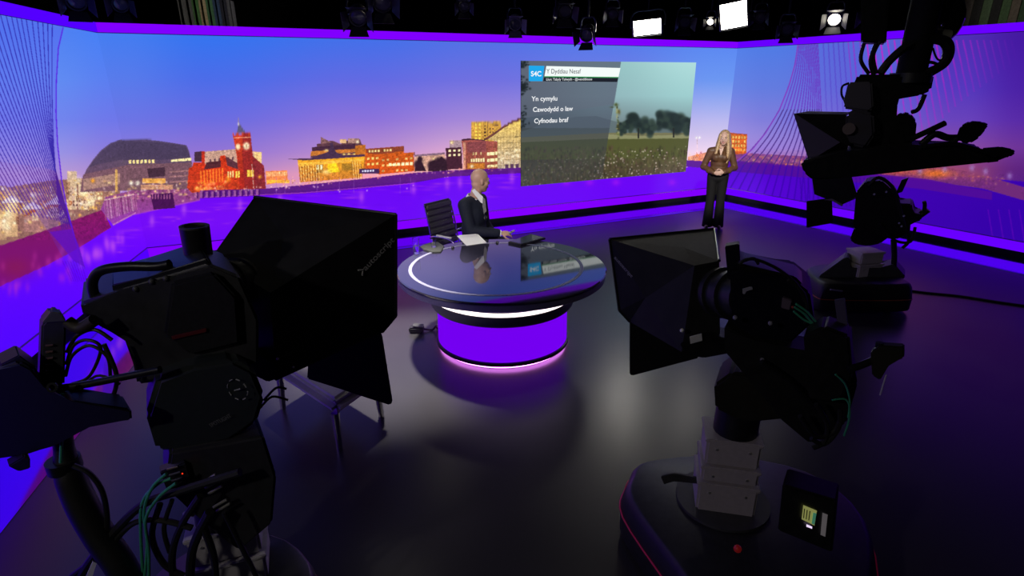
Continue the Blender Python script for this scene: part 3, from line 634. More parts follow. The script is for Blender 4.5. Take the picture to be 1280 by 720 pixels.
def fresnel(c, target, r, lab, on=None, doors=True, group='dark spotlights hanging from the grid', col=(.02, .02, .022), watts=0, cone=40, blend=.5, tint=(1, .93, .84)):
    c = Vector(c); f = (Vector(target)-c).normalized(); M = aim(f); L = r*2.3
    t = empty('spotlight', c, label=lab, cat='studio light', group=group)
    m = mat('lamp_body_%d' % int(col[0]*1000), col, .45)
    T = Matrix.Translation(c) @ (M @ Matrix.Rotation(-math.pi/2, 3, 'X')).to_4x4()
    B().lathe([(0, -L), (r*.7, -L), (r*.9, -L*.85), (r, -L*.6), (r, 0), (r*1.1, 0), (r*1.1, .02), (r*.9, .02), (r*.9, -.01)], n=20, M=T).build('lamp_housing', m, t)
    B().lathe([(0, .012), (r*.5, .008), (r*.9, -.002)], n=20, M=T).build('lens', on if on else mat('lamp_glass', (.10, .10, .12), .1), t)
    for k in range(4): B().lathe([(r*1.02, -L*(.2+.14*k)), (r*1.09, -L*(.2+.14*k)), (r*1.09, -L*(.24+.14*k)), (r*1.02, -L*(.24+.14*k))], n=20, M=T).build('cooling_fin', m, t)
    if doors:
        for a_ in range(4):
            Q = M @ Matrix.Rotation(a_*math.pi/2, 3, 'Y'); h0 = Q @ Vector((0, .02, r*1.1)); dv = Q @ Vector((0, math.cos(.6), math.sin(.6)))*r*1.3; s_ = Q @ Vector((1, 0, 0))
            B().prism([c+h0-s_*r*.9, c+h0+s_*r*.9, c+h0+dv+s_*r*1.25, c+h0+dv-s_*r*1.25], (Q @ Vector((0, -math.sin(.6), math.cos(.6))))*.003).build('barn_door', m, t, False)
    yoke(t, c-f*L*.4, M, r*1.2, r*1.6+.05)
    if watts:
        ld = bpy.data.lights.new('spot_beam', 'SPOT'); ld.energy = watts; ld.spot_size = math.radians(cone); ld.spot_blend = blend; ld.color = tint; ld.shadow_soft_size = r*.8
        lo = bpy.data.objects.new('spot_beam', ld); COL.objects.link(lo); lo.parent = t; lo.matrix_parent_inverse = Matrix.Translation(-c)
        lo.matrix_world = Matrix.Translation(c+f*.06) @ f.to_track_quat('-Z', 'Y').to_matrix().to_4x4()
        lo.matrix_basis = lo.matrix_world.copy()
    return t
LON = emis('lamp_lens_lit', (255, 246, 226), 12)
spots = [  # px, py, depth, radius, target, extra words
    (447, 22, 7.4, .11, (-1, 2, 0), 'dark spotlight above the white and gold senate picture', None),
    (478, 4, 8.3, .13, (0, 3, 0), 'dark spotlight with wide open flaps beside a rod', None),
    (580, 8, 8.6, .08, (0, 3, 0), 'small dark spotlight with a pinpoint glint', None),
    (644, 30, 9.2, .10, (.5, 3, 0), 'dark spotlight with pale flaps left of the weather display edge', None),
    (706, 14, 8.0, .10, (1, 3, 0), 'dark spotlight with grey cable ends above the weather display', None),
    (733, 44, 8.6, .10, (-1, 4, 0), 'dark spotlight overlapping the violet strip above the weather display', None),
    (766, 18, 9.4, .09, (1, 3, 0), 'dark spotlight just beside the wide lit panel', None),
    (856, 28, 9.9, .10, (2, 3, 0), 'dark spotlight between the two lit panels', None),
    (888, 27, 9.6, .06, (0, 3, 0), 'small lit spotlight beside the square lit panel', LON),
    (950, 22, 9.6, .09, (0, 3, 0), 'dark spotlight behind the square lit panel', None),
    (984, 37, 9.4, .10, (2, 3, 0), 'dark spotlight under a horizontal bar near the corner', None),
    (1043, 24, 8.6, .10, (1.0, 2, 0), 'lit spotlight with open metallic flaps near the corner', LON),
    (1088, 20, 8.0, .10, (2, 3, 0), 'dark spotlight behind the hanging camera pole', None),
    (150, 6, 8.0, .10, (-2, 3, 0), 'dark spotlight left of the striped curtain over the dome', None),
    (95, 2, 7.2, .11, (-2, 3, 0), 'dark spotlight above the left wall corner', None)]
for px, py, Y, r, tg, lab, on in spots: fresnel(at(px, py, Y), tg, r*.85, lab, on, col=(.16, .16, .17) if 'metallic' in lab or 'pale' in lab else (.02, .02, .022))
# key lights of the set, rigged over the camera positions
KG = 'key lights aimed at the presenters'
fresnel((-1.6, 1.6, 3.95), (-.55, 6.9, 1.2), .13, 'lit key spotlight aimed at the seated presenter', LON, group=KG, watts=900, cone=24)
fresnel((1.6, 3.6, 3.95), (3.5, 10.0, 1.2), .13, 'lit key spotlight aimed at the standing presenter', LON, group=KG, watts=2000, cone=15)
fresnel((1.2, 2.6, 3.95), (-.5, 6.6, 1.0), .13, 'lit key spotlight aimed at the round desk', LON, group=KG, watts=90, cone=30)
fresnel((-1.5, 5.7, 3.95), (-1.15, 5.0, 0), .12, 'lit downward spotlight over the floor beside the desk', LON, group=KG, watts=2300, cone=40, blend=.9)
fresnel((-1.2, 8.6, 4.0), (-.5, 6.9, 1.3), .12, 'lit back spotlight aimed down at the seated presenter', LON, group=KG, watts=120, cone=26)
fresnel((1.0, 4.9, 3.95), (.85, 4.0, 0), .12, 'lit downward spotlight over the floor right of the desk', LON, group=KG, watts=60, cone=40, blend=.9)

fresnel((-3.4, -1.6, 3.95), (.2, 2.6, .8), .13, 'added dim fill spotlight aimed at the studio cameras', LON, group='added fill lights over the cameras', watts=105, cone=56, blend=.9)  # fill lamp added out of view to lift the dark camera gear
# curtains hanging behind the LED walls
def curtain(px0, px1, Y, cols, lab):
    a = at(px0, 5, Y); b = at(px1, 5, Y); t = empty('curtain', ((a.x+b.x)/2, Y, 2.6), label=lab, cat='curtain', group='striped curtains behind the LED walls'); n = len(cols)
    for k, c in enumerate(cols):
        x0 = a.x+(b.x-a.x)*k/n; x1 = a.x+(b.x-a.x)*(k+1)/n
        pts = [(x0+(x1-x0)*i/8, Y+.05*math.sin(i/8*math.pi*2)) for i in range(9)]
        o = B(); o.add([(x, y, z) for z in (2.6, 4.95) for x, y in pts]+[(x, y+.02, z) for z in (2.6, 4.95) for x, y in pts], [(i, i+1, 10+i, 9+i) for i in range(8)]+[(18+i, 27+i, 28+i, 19+i) for i in range(8)])
        o.build('curtain_fold', mat('curtain_%d_%d_%d' % tuple(int(v*255) for v in c), c, .9, spec=.1, var=.2, bscale=30), t)
curtain(222, 292, 12.3, [(.10, .10, .10), (.09, .09, .09), (.06, .14, .05), (.28, .22, .13), (.05, .12, .06), (.03, .05, .10), (.02, .02, .03), (.07, .07, .08)], 'striped grey, green and tan curtain above the dome picture')
curtain(1205, 1300, 12.6, [(.08, .07, .06), (.02, .02, .02), (.06, .09, .05), (.02, .02, .02), (.06, .10, .05), (.12, .10, .08), (.05, .09, .05), (.02, .03, .03)], 'striped green and brown curtain above the violet wall')
fresnel((-4.6, 10.8, 3.95), (-6.2, 12.3, 3.8), .08, 'small lit lamp added to brighten the striped curtain behind the dome', LON, group='added lamps brightening the curtains', watts=45, cone=80, blend=.8)  # lamp added out of view to brighten this curtain
fresnel((8.6, 10.9, 3.95), (10.6, 12.6, 3.7), .08, 'small lit lamp added to brighten the green and brown curtain', LON, group='added lamps brightening the curtains', watts=40, cone=80, blend=.8)  # added the same way for the other curtain, above the view

# ================================================================== ROUND DESK
DC = Vector((-.098, 5.34, 0)); DZ = .80; RR = 1.012
desk = empty('presenter_desk', DC, label='round black glass presenter desk on a glowing violet drum', cat='desk')
GLASS = mat('black_mirror_glass', (.028, .026, .045), .04, spec=.5, IOR=1.95)
B().lathe([(0, DZ-.024), (0, DZ), (RR*.5, DZ), (RR-.03, DZ), (RR-.009, DZ), (RR-.0085, DZ), (RR, DZ-.0085), (RR, DZ-.016), (RR-.008, DZ-.024), (0, DZ-.024)], DC, 128).build('glass_top', GLASS, desk, False)
B().lathe([(RR-.012, DZ-.025), (RR-.004, DZ-.03), (RR-.010, DZ-.080), (RR-.035, DZ-.094), (.72, DZ-.098), (.72, DZ-.026)], DC, 128).build('top_rim', mat('grey_desk_rim', (.30, .28, .34), .35, var=.05), desk)
IC = DC+Vector((-.055, .01, 0))
B().lathe([(.815, DZ+.0006), (.815, DZ+.0022), (.848, DZ+.0022), (.848, DZ+.0006)], IC, 128).build('inlay_ring', mat('pale_inlay', (.22, .22, .31), .3, var=.04), desk)
B().lathe([(.69, DZ-.085), (.70, .61), (.705, .46), (.69, .44), (.60, .435)], DC, 96).build('collar', mat('grey_collar', (.10, .095, .11), .4, var=.05), desk)
B().lathe([(.7012, .584), (.7052, .582), (.708, .548), (.7035, .546)], DC, 96).build('light_slot', emis('slot_white', (255, 240, 236), 2.2), desk)
B().lathe([(.645, .445), (.65, .075)], DC, 96).build('violet_drum', emis('drum_violet', (118, 0, 246), .95), desk)
B().lathe([(.652, .078), (.668, .072), (.668, .042), (.655, .038), (.60, .036)], DC, 96).build('base_band', BLACK, desk)
B().lathe([(.632, .036), (.640, .027), (.632, .014), (.60, .012)], DC, 96).build('base_light_ring', emis('base_ring_glow', (236, 130, 255), 7), desk)
B().lathe([(.60, .012), (.60, .0), (0, 0)], DC, 96).build('foot_plate', BLACK, desk)

# ---- things on the desk
def onto(px, py, z=DZ+.0005): return atz(px, py, z)
def tumbler(px, py, h, r, lab):
    p = onto(px, py); t = empty('water_glass', p, label=lab, cat='glass')
    g = mat('clear_glass', (1, 1, 1), .02, Transmission_Weight=1.0, IOR=1.45)
    B().lathe([(0, 0), (r*.85, 0), (r, h), (r-.003, h), (r*.85-.002, .012), (0, .012)], p, 28).build('tumbler', g, t)
    B().lathe([(0, .0125), (r*.85-.0025, .0125), (r*.92-.003, h*.5), (0, h*.5)], p, 28).build('water', mat('water', (.95, .97, 1), .01, Transmission_Weight=1.0, IOR=1.33), t)
tumbler(520.5, 317, .17, .036, 'tall clear water glass at the desk edge beside the chair')
pc = onto(541, 311); 
pou = B().prism([onto(525, 309)+UP*.001, onto(529, 313)+UP*.001, onto(541, 316.5)+UP*.001, onto(551, 316)+UP*.001, onto(555.5, 309)+UP*.001, onto(548, 304)+UP*.001, onto(541, 303)+UP*.001], UP*.012, .004).build('document_pouch', mat('olive_grey_cloth', (.035, .038, .034), .7, var=.2), smooth=True); center_origin(pou); tag(pou, 'flat dark grey pouch on the desk between glass and papers', 'pouch')
p2 = onto(542, 308.5, DZ+.014)
gl = empty('small_glass', p2, label='small clear glass standing on the dark grey pouch', cat='glass')
B().lathe([(0, 0), (.026, 0), (.031, .075), (.028, .075), (.024, .01), (0, .01)], p2, 24).build('tumbler', MATS['clear_glass'], gl)
paper = mat('white_paper', (.86, .86, .86), .7, var=.02)
for k, (q, lab) in enumerate((([(571, 295.2), (583, 307.2), (608.5, 303.6), (597.5, 293)], 'lower white sheet of the presenter script papers'), ([(573.5, 294.6), (585, 306), (604, 303.4), (595, 293)], 'top white sheet of the presenter script papers'))):
    o = B().prism([onto(x, y)+UP*(.001+.003*k) for x, y in q], UP*.0025).build('script_paper', paper, smooth=False); center_origin(o); tag(o, lab, 'paper', 'script papers on the desk')
q = [(635, 304.5), (651, 308), (682, 299.5), (664, 294.5)]
tb = empty('tablet', onto(658, 302), label='black tablet in a thick case on the desk', cat='tablet')
B().prism([onto(x, y)+UP*.001 for x, y in q], UP*.022, .004).build('case', BLACK, tb)
cx_ = Vector((658.5, 301.6)); B().prism([onto(*(cx_+(Vector(v)-cx_)*.88))+UP*.0235 for v in q], UP*.0015).build('screen', mat('dark_screen', (.01, .01, .012), .08), tb, False)
for px, py, lab in ((566, 310.3, 'small black stud on the desk in front of the papers'), (621.5, 303.8, 'small black stud on the desk between papers and tablet')):
    p = onto(px, py); o = B().lathe([(0, 0), (.016, 0), (.018, .006), (.012, .02), (0, .022)], p, 20).build('desk_stud', BLACK); center_origin(o); tag(o, lab, 'stud', 'studs on the desk')
# foot pedal on the floor left of the drum
p = atz(521, 415, 0); fp = empty('foot_pedal', p, label='black foot pedal with cable on the floor beside the drum', cat='pedal')
B().box(p+Vector((0, 0, .035)), (.15, .10, .06), bev=.012).build('pedal_base', BLACK, fp); B().box(p+Vector((.02, 0, .075)), (.11, .085, .012), Matrix.Rotation(.15, 3, 'Y'), .004).build('treadle', DGREY, fp)
B().tube([p+Vector((.07, .01, .03)), p+Vector((.16, .03, .012)), p+Vector((.2, .03, .05)), p+Vector((.215, .06, .012))], .011).build('cable', RUBBER, fp)

# ================================================================== PEOPLE
SKIN = mat('skin_warm', (.52, .31, .23), .5, var=.06, bscale=8); SKIN2 = mat('skin_fair', (.62, .40, .31), .5, var=.05, bscale=8)
def fuse(b, name, m, parent, voxel=.008, it=6, fac=.6):
    me = b.mesh(name); o = bpy.data.objects.new('tmp', me); COL.objects.link(o)
    md = o.modifiers.new('r', 'REMESH'); md.mode = 'VOXEL'; md.voxel_size = voxel; md.use_smooth_shade = True
    sm = o.modifiers.new('s', 'SMOOTH'); sm.iterations = it; sm.factor = fac
    dg = bpy.context.evaluated_depsgraph_get(); dg.update(); out = bpy.data.meshes.new_from_object(o.evaluated_get(dg)); bpy.data.objects.remove(o); out.materials.clear()
    return link(name, out, m, parent)
def cap(b, a, c, r0, r1): b.cyl(a, c, r0, r1, 14); b.ball(a, r0, n=14); b.ball(c, r1, n=14)
def hand(b, w_, d, nrm, thumb, curl, sc=1.0):
    d = Vector(d).normalized(); nrm = Vector(nrm); nrm = (nrm-d*nrm.dot(d)).normalized(); l = d.cross(nrm).normalized()*thumb
    M = Matrix((d, l, nrm)).transposed(); w_ = Vector(w_)
    b.ball(w_+d*.045*sc, (.052*sc, .042*sc, .017*sc), M, 16); cap(b, w_-d*.01, w_+d*.03*sc, .026*sc, .024*sc)
    for i, L in enumerate((.072, .080, .074, .058)):
        p = w_+d*.078*sc+l*(.030-.0195*i)*sc; ang = 0; dv = d
        for s_, q in ((.45, 1), (.32, .9), (.25, .8)):
            ang += curl*(.75+.08*i); dv = d*math.cos(ang)+nrm*math.sin(ang); e = p+dv*L*s_*sc; cap(b, p, e, .0092*sc*q, .0085*sc*q); p = e
    p = w_+d*.02*sc+l*.030*sc
    for s_, dv in ((.042, l*.75+d*.6+nrm*.25), (.032, l*.3+d*.9+nrm*.35), (.026, d*.9+nrm*.4)):
        e = p+dv.normalized()*s_*sc; cap(b, p, e, .0115*sc, .010*sc); p = e
def head(b, c, fwd, sc=1., tilt=0):
    """adds a head to builder b; returns frame (right, fwd, up)"""
    M = aim(fwd) @ Matrix.Rotation(tilt, 3, 'X'); P = lambda x, y, z: c+M @ Vector((x, y, z))*sc
    b.ball(P(0, -.012, .035), (.076*sc, .098*sc, .092*sc), M, 24); b.ball(P(0, .022, -.02), (.066*sc, .074*sc, .095*sc), M, 20)
    b.ball(P(0, .042, -.085), (.042*sc, .045*sc, .036*sc), M); b.ball(P(0, -.03, -.03), (.062*sc, .066*sc, .07*sc), M)
    cap(b, P(0, .088, .012), P(0, .108, -.024), .009*sc, .014*sc); b.ball(P(0, .085, -.062), (.024*sc, .014*sc, .011*sc), M, 12)
    for s_ in (-1, 1):
        b.ball(P(s_*.078, -.008, -.008), (.010*sc, .020*sc, .033*sc), M @ Matrix.Rotation(s_*.2, 3, 'Z'), 12); b.ball(P(s_*.033, .078, .028), (.026*sc, .013*sc, .009*sc), M, 12); b.ball(P(s_*.045, .05, -.03), (.026*sc, .03*sc, .028*sc), M, 12)
    return M, P
def face(parent, M, P, sc, lip=(.38, .13, .12), brow=(.12, .08, .05)):
    for s_ in (-1, 1):
        e = B().ball(P(s_*.032, .077, .010), (.0135*sc, .010*sc, .009*sc), M, 12).build('eye', mat('eye_white', (.7, .7, .7), .2), parent)
        B().ball(P(s_*.032, .0865, .010), (.006*sc, .003*sc, .006*sc), M, 10).build('iris', mat('iris_dark', (.03, .03, .04), .2), e)
        B().ball(P(s_*.033, .088, .030), (.020*sc, .006*sc, .0045*sc), M, 10).build('eyebrow', mat('brow_%d' % int(brow[0]*100), brow, .8), parent)
    B().ball(P(0, .092, -.061), (.024*sc, .010*sc, .0075*sc), M, 12).build('lips', mat('lips_%d' % int(lip[0]*100), lip, .4), parent)

# ---- seated man
man = empty('person', (-.60, 6.88, 0), label='bald person in a dark navy suit seated at the round desk', cat='person')
tf = Vector((.92, -.40, 0)).normalized(); ts = Vector((tf.y, -tf.x, 0))      # torso forward, its right hand side (towards us)
hc = at(600, 226, 6.88); hip = Vector((hc.x-.10, 6.90, .63)); nb = at(591, 247, 6.88); ch = hip+(nb-hip)*.62+tf*.02
sR = nb+ts*.19+Vector((0, 0, -.06))-tf*.015; sL = nb-ts*.19+Vector((0, 0, -.06))+tf*.01
eR = sR+Vector((.06, -.04, -.30)); wR = at(625, 291.5, 6.72); eL = sL+Vector((.04, .05, -.30)); wL = at(622, 303, 7.0)
def man_torso(b, g):
    Mt = aim(tf)
    b.ball(hip, (.175+g, .135+g, .14+g), Mt, 20); b.ball(hip+(ch-hip)*.5, (.165+g, .125+g, .17+g), Mt, 20); b.ball(ch, (.185+g, .128+g, .19+g), Mt, 20)
    b.ball(nb+Vector((0, 0, -.10)), (.185+g, .105+g, .09+g), Mt, 20)
    for s_, e_, w_ in ((sR, eR, wR), (sL, eL, wL)):
        cap(b, nb+Vector((0, 0, -.05)), s_, .06+g, .062+g); cap(b, s_, e_, .060+g, .047+g); cap(b, e_, e_+(w_-e_)*.9, .047+g, .034+g)
b = B(); man_torso(b, -.012)
Mh, Ph = head(b, hc, Vector((.88, .46, -.10)), 1.12)
cap(b, nb+Vector((0, 0, -.06)), hc+Vector((-.02, -.01, -.05)), .068, .064)
b.ball(nb+Vector((0, 0, -.03)), (.07, .06, .04), aim(tf), 16)
hd = (wR-eR).normalized(); hand(b, wR+hd*.015, (hd+Vector((.35, .1, .05))).normalized(), Vector((0, .5, -.8)), -1, .55, 1.05)
hdl = (wL-eL).normalized(); hand(b, wL, hdl, Vector((0, -.3, -.9)), 1, .4, 1.0)
kn = []
for s_ in (1, -1):
    h0 = hip+ts*.09*s_; k0 = h0+tf*.44+ts*.05*s_+Vector((0, 0, -.03)); a0 = Vector((k0.x+.02, k0.y, .10)); kn.append((h0, k0, a0)); cap(b, h0, k0, .078, .052); cap(b, k0, a0, .052, .038); cap(b, a0, a0+tf*.15+Vector((0, 0, -.05)), .036, .028)
body = fuse(b, 'body', SKIN, man, .0075, 5, .5); body['label'] = 'bald head, neck and hands'
face(man, Mh, Ph, 1.12)
b = B(); man_torso(b, .022); b.ball(nb+Vector((-.035, .0, -.04)), (.12, .10, .055), aim(tf), 18); b.ball(hip+Vector((0, 0, -.03)), (.195, .16, .16), aim(tf), 20)
SUIT = mat('navy_suit_cloth', (.010, .013, .026), .75, spec=.25, var=.15, bscale=60, bump=.15)
jk = fuse(b, 'suit_jacket', SUIT, man, .011, 6, .6)
for s_ in (1, -1):
    p0 = nb+tf*.075+ts*.045*s_+Vector((0, 0, -.01)); p1 = ch+tf*.150+ts*.012*s_+Vector((0, 0, -.06)); B().prism([p0, p0+ts*.035*s_+Vector((0, 0, -.03)), p1+ts*.05*s_+Vector((0, 0, .12)), p1], tf*.012).build('lapel', SUIT, jk, False)
b = B()
for h0, k0, a0 in kn: cap(b, h0, k0, .095, .068); cap(b, k0, a0, .068, .058)
fuse(b, 'trousers', SUIT, man, .012, 4)
for h0, k0, a0 in kn: B().ball(a0+tf*.06+Vector((0, 0, -.05)), (.05, .14, .05), aim(tf)).build('shoe', mat('black_leather', (.012, .011, .012), .3), man)
SHIRT = mat('white_shirt', (.75, .75, .78), .7, var=.02)
Mt = aim(tf); Tn = Matrix.Translation(nb+Vector((.004, 0, -.004))) @ (Mt @ Matrix.Rotation(-.42, 3, 'X')).to_4x4()
B().lathe([(.082, -.04), (.078, .0), (.075, .026), (.080, .023), (.085, -.01), (.090, -.045)], n=40, M=Tn).build('shirt_collar', SHIRT, man)
vz = lambda f_, z_: nb+tf*f_+Vector((0, 0, z_))
B().prism([vz(.060, -.005)+ts*.062, vz(.066, -.005)-ts*.062, vz(.150, -.25)-ts*.012, vz(.150, -.25)+ts*.012], tf*.012).build('shirt_front', SHIRT, man, False)
B().prism([vz(.088, -.03)+ts*.020, vz(.088, -.03)-ts*.020, vz(.108, -.06)-ts*.014, vz(.160, -.24)-ts*.03, vz(.160, -.24)+ts*.03, vz(.108, -.06)+ts*.014], tf*.010).build('tie', mat('grey_tie', (.16, .15, .17), .5, var=.2, bscale=80), man, False)
for w_, e_ in ((wR, eR), (wL, eL)):
    d_ = (w_-e_).normalized(); B().cyl(w_-d_*.05, w_+d_*.012, .043, .040).build('shirt_cuff', SHIRT, man)
B().prism(P3([(589.5, 238.5), (593, 236), (603.5, 246), (606, 256), (600.5, 253)], 6.765), (0, .02, 0), .003).build('collar_wing', SHIRT, man)
B().prism(P3([(603.5, 247), (606.5, 249), (608, 264), (605, 268), (603, 258)], 6.755), (0, .02, 0), .003).build('tie_side', MATS['grey_tie'], man)
Tj = Matrix.Translation(nb+Vector((-.004, 0, -.035))) @ (Mt @ Matrix.Rotation(-.35, 3, 'X')).to_4x4()
B().lathe([(.125, -.05), (.10, -.005), (.088, .014), (.098, .012), (.118, -.012), (.15, -.06)], n=40, M=Tj).build('jacket_collar', SUIT, jk)
rc = empty('remote_control', wR+hd*.09, label='small grey remote control held by the seated presenter', cat='remote')
B().box(wR+hd*.105+Vector((.02, .01, .012)), (.13, .035, .016), Matrix.Rotation(.5, 3, 'Z') @ Matrix.Rotation(-.35, 3, 'Y'), .005).build('shell', mat('grey_plastic', (.25, .25, .27), .4), rc)
B().box(wR+hd*.105+Vector((.03, .012, .025)), (.02, .016, .006), Matrix.Rotation(.5, 3, 'Z') @ Matrix.Rotation(-.35, 3, 'Y'), .002).build('button', BLACK, rc)

# ---- his swivel chair
chp = Vector((-.645, 6.95, 0)); chair = empty('office_chair', chp, -.62, label='black ribbed leather swivel chair with chrome arms behind the desk', cat='chair')
LEA = mat('black_ribbed_leather', (.032, .032, .036), .35, spec=.6, var=.2, bscale=30)
def cb(name, m, parent=chair): return lambda b_: b_.build(name, m, parent, True, False)
cb('seat', LEA)(B().box((0, 0, .46), (.48, .48, .06), bev=.025, seg=3))
bkz0, bkz1 = .54, 1.07
for k in range(7):
    z_ = bkz0+(bkz1-bkz0)*(k+.5)/7; cb('back_rib', LEA)(B().box((-.235-.10*(k+.5)/7-.02*math.sin(math.pi*k/6), 0, z_), (.035, .46, .068), Matrix.Rotation(-.2, 3, 'Y'), .014, 3))
cb('back_shell', BLACK)(B().prism([V3 for V3 in (Vector((-.265, -.225, .53)), Vector((-.265, .225, .53)), Vector((-.375, .225, 1.08)), Vector((-.375, -.225, 1.08)))], (.014, 0, 0)))
for s_ in (-1, 1):
    cb('back_frame', CHROME)(B().tube([(-.22, s_*.235, .44), (-.25, s_*.24, .6), (-.30, s_*.24, .85), (-.36, s_*.235, 1.07)], .010))
    cb('armrest', CHROME)(B().tube([(.12, s_*.25, .44), (.16, s_*.29, .55), (.14, s_*.30, .69), (.0, s_*.30, .72), (-.16, s_*.29, .71), (-.27, s_*.25, .67)], .013))
    cb('arm_pad', mat('white_arm_pad', (.5, .5, .52), .3))(B().box((.0, s_*.30, .735), (.24, .035, .018), bev=.007))
cb('gas_post', CHROME)(B().cyl((0, 0, .08), (0, 0, .44), .025))
for k in range(5):
    a_ = k*2*math.pi/5+.3; d_ = Vector((math.cos(a_), math.sin(a_), 0)); lg_ = B().tube([Vector((0, 0, .12)), d_*.16+UP*.11, d_*.31+UP*.07], [.022, .018, .014]).build('base_leg', CHROME, chair, True, False)
    B().cyl(d_*.31+UP*.03-d_.cross(UP)*.02, d_*.31+UP*.03+d_.cross(UP)*.02, .03).build('castor', BLACK, lg_, True, False)

# ---- standing woman (local: -y towards the camera, z up)
WP = atz(890, 285, 0); WS = 1.0
wom = empty('person', WP, -.30, label='person with long blonde hair in brown satin blouse and black trousers', cat='person')
V = Vector
def wb(b_, name, m, **k): return fuse(b_, name, m, wom, **k)
def linkl(o): o.matrix_parent_inverse = Matrix(); return o
b = B(); I3 = Matrix.Identity(3)
shW = {1: V((.165, .02, 1.345)), -1: V((-.165, .02, 1.345))}; elW = {1: V((.255, .02, 1.075)), -1: V((-.255, .02, 1.075))}; wrW = {1: V((.070, -.19, 1.02)), -1: V((-.075, -.18, 1.00))}
hcW = V((.03, -.015, 1.565))
def w_torso(b_, g):
    b_.ball((0, .01, 1.02), (.150+g, .105+g, .13), I3, 20); b_.ball((0, .01, 1.14), (.135+g, .098+g, .15), I3, 20); b_.ball((0, .0, 1.25), (.155+g, .110+g, .12), I3, 20); b_.ball((0, .02, 1.34), (.15+g, .075+g, .06+g), I3, 20)
    for s_ in (-1, 1):
        cap(b_, V((s_*.05, .02, 1.37)), shW[s_], .045+g, .05+g); cap(b_, shW[s_], elW[s_], .047+g, .040+g); cap(b_, elW[s_], elW[s_]+(wrW[s_]-elW[s_])*.93, .040+g, .026+g)
        b_.ball((s_*.065, -.07, 1.245), (.06+g, .052+g, .06+g), I3, 14)
lgW = {1: (V((.085, .01, .93)), V((.085, -.01, .50)), V((.10, .0, .09))), -1: (V((-.085, .01, .93)), V((-.085, -.01, .50)), V((-.095, -.03, .09)))}
w_torso(b, -.008)
MW, PW_ = head(b, hcW, V((-.15, -1, -.05)), .98)
cap(b, V((0, .02, 1.36)), hcW+V((-.01, .02, -.06)), .050, .048)
hand(b, wrW[1], V((-1, -.25, -.12)), V((0, 1, -.2)), -1, .35, .92); hand(b, wrW[-1], V((1, -.30, -.05)), V((0, 1, -.2)), 1, .35, .92)
for s_ in (-1, 1):
    h0, k0, a0 = lgW[s_]; cap(b, h0, k0, .078, .05); cap(b, k0, a0, .05, .034); cap(b, a0+V((0, 0, -.02)), a0+V((s_*.02, -.14, -.055)), .032, .026)
linkl(wb(b, 'body', SKIN2, voxel=.0075, it=5, fac=.5))
face_before = set(bpy.data.objects); face(wom, MW, PW_, .98, (.50, .14, .14), (.22, .14, .07))
for o in set(bpy.data.objects)-face_before: o.matrix_parent_inverse = Matrix()
BLOUSE = mat('brown_satin', (.115, .055, .025), .48, spec=.4, var=.25, bscale=9, bump=.3)
b = B(); w_torso(b, .014)
for s_ in (-1, 1): b.ball(elW[s_]+(wrW[s_]-elW[s_])*.55+V((0, 0, -.012)), (.062, .062, .052)); b.ball(elW[s_], (.058, .058, .06)); b.ball(shW[s_], (.065, .062, .06))
b.ball((0, -.005, 1.03), (.172, .125, .07))
bl = linkl(wb(b, 'blouse', BLOUSE, voxel=.010, it=5))
for s_ in (-1, 1):
    linkl(B().prism([V((s_*.055, .015, 1.43)), V((s_*.075, -.045, 1.40)), V((s_*.050, -.125, 1.325)), V((s_*.008, -.115, 1.285)), V((s_*.040, -.055, 1.40))], V((0, .012, .012))).build('collar_flap', BLOUSE, bl, False)).matrix_parent_inverse = Matrix()
    linkl(B().lathe([(.036, -.03), (.038, .02), (.034, .025)], n=20, M=Matrix.Translation(elW[s_]+(wrW[s_]-elW[s_])*.9) @ (wrW[s_]-elW[s_]).to_track_quat('Z', 'Y').to_matrix().to_4x4()).build('cuff', BLOUSE, bl))
linkl(B().prism([V((-.035, -.108, 1.405)), V((.035, -.108, 1.405)), V((.004, -.128, 1.29)), V((-.004, -.128, 1.29))], V((0, .03, 0))).build('neckline_skin', SKIN2, wom, False))
b = B(); b.ball((0, .012, .965), (.165, .118, .075)); b.ball((0, .015, .90), (.172, .125, .10))
for s_ in (-1, 1):
    h0, k0, a0 = lgW[s_]; cap(b, h0, k0, .096, .074); b.cyl(k0, a0+V((0, 0, -.06)), .074, .088, 20)
linkl(wb(b, 'trousers', mat('black_trouser_cloth', (.010, .010, .011), .8, spec=.2, var=.2, bscale=50), voxel=.011, it=4))
for s_ in (-1, 1):
    a0 = lgW[s_][2]; linkl(B().ball(a0+V((s_*.012, -.075, -.055)), (.036, .115, .034)).build('shoe', MATS['black_leather'], wom)); 
HAIR = mat('blonde_hair', (.50, .34, .17), .45, spec=.5, var=.35, bscale=60)
b = B(); b.ball(hcW+V((.004, .030, .048)), (.090, .098, .092), MW, 22); b.ball(hcW+V((.005, .055, -.03)), (.088, .07, .13), MW, 20)
for s_ in (-1, 1):
    for k, (dx, dy) in enumerate(((.072, .00), (.085, .03), (.066, -.035))):
        p0 = hcW+MW @ V((s_*dx*.85, -dy, .055)); p1 = hcW+MW @ V((s_*(dx+.012), -dy+.005, -.09)); p2 = hcW+MW @ V((s_*(dx+.03), -dy+.045, -.25)); p3 = hcW+MW @ V((s_*(dx+.018), -dy+.060, -.40+.03*k)); cap(b, p0, p1, .026, .030); cap(b, p1, p2, .030, .030); cap(b, p2, p3, .030, .014)
b.ball(hcW+V((.01, .09, -.16)), (.10, .045, .18), MW, 18)
linkl(wb(b, 'hair', HAIR, voxel=.008, it=4, fac=.5))

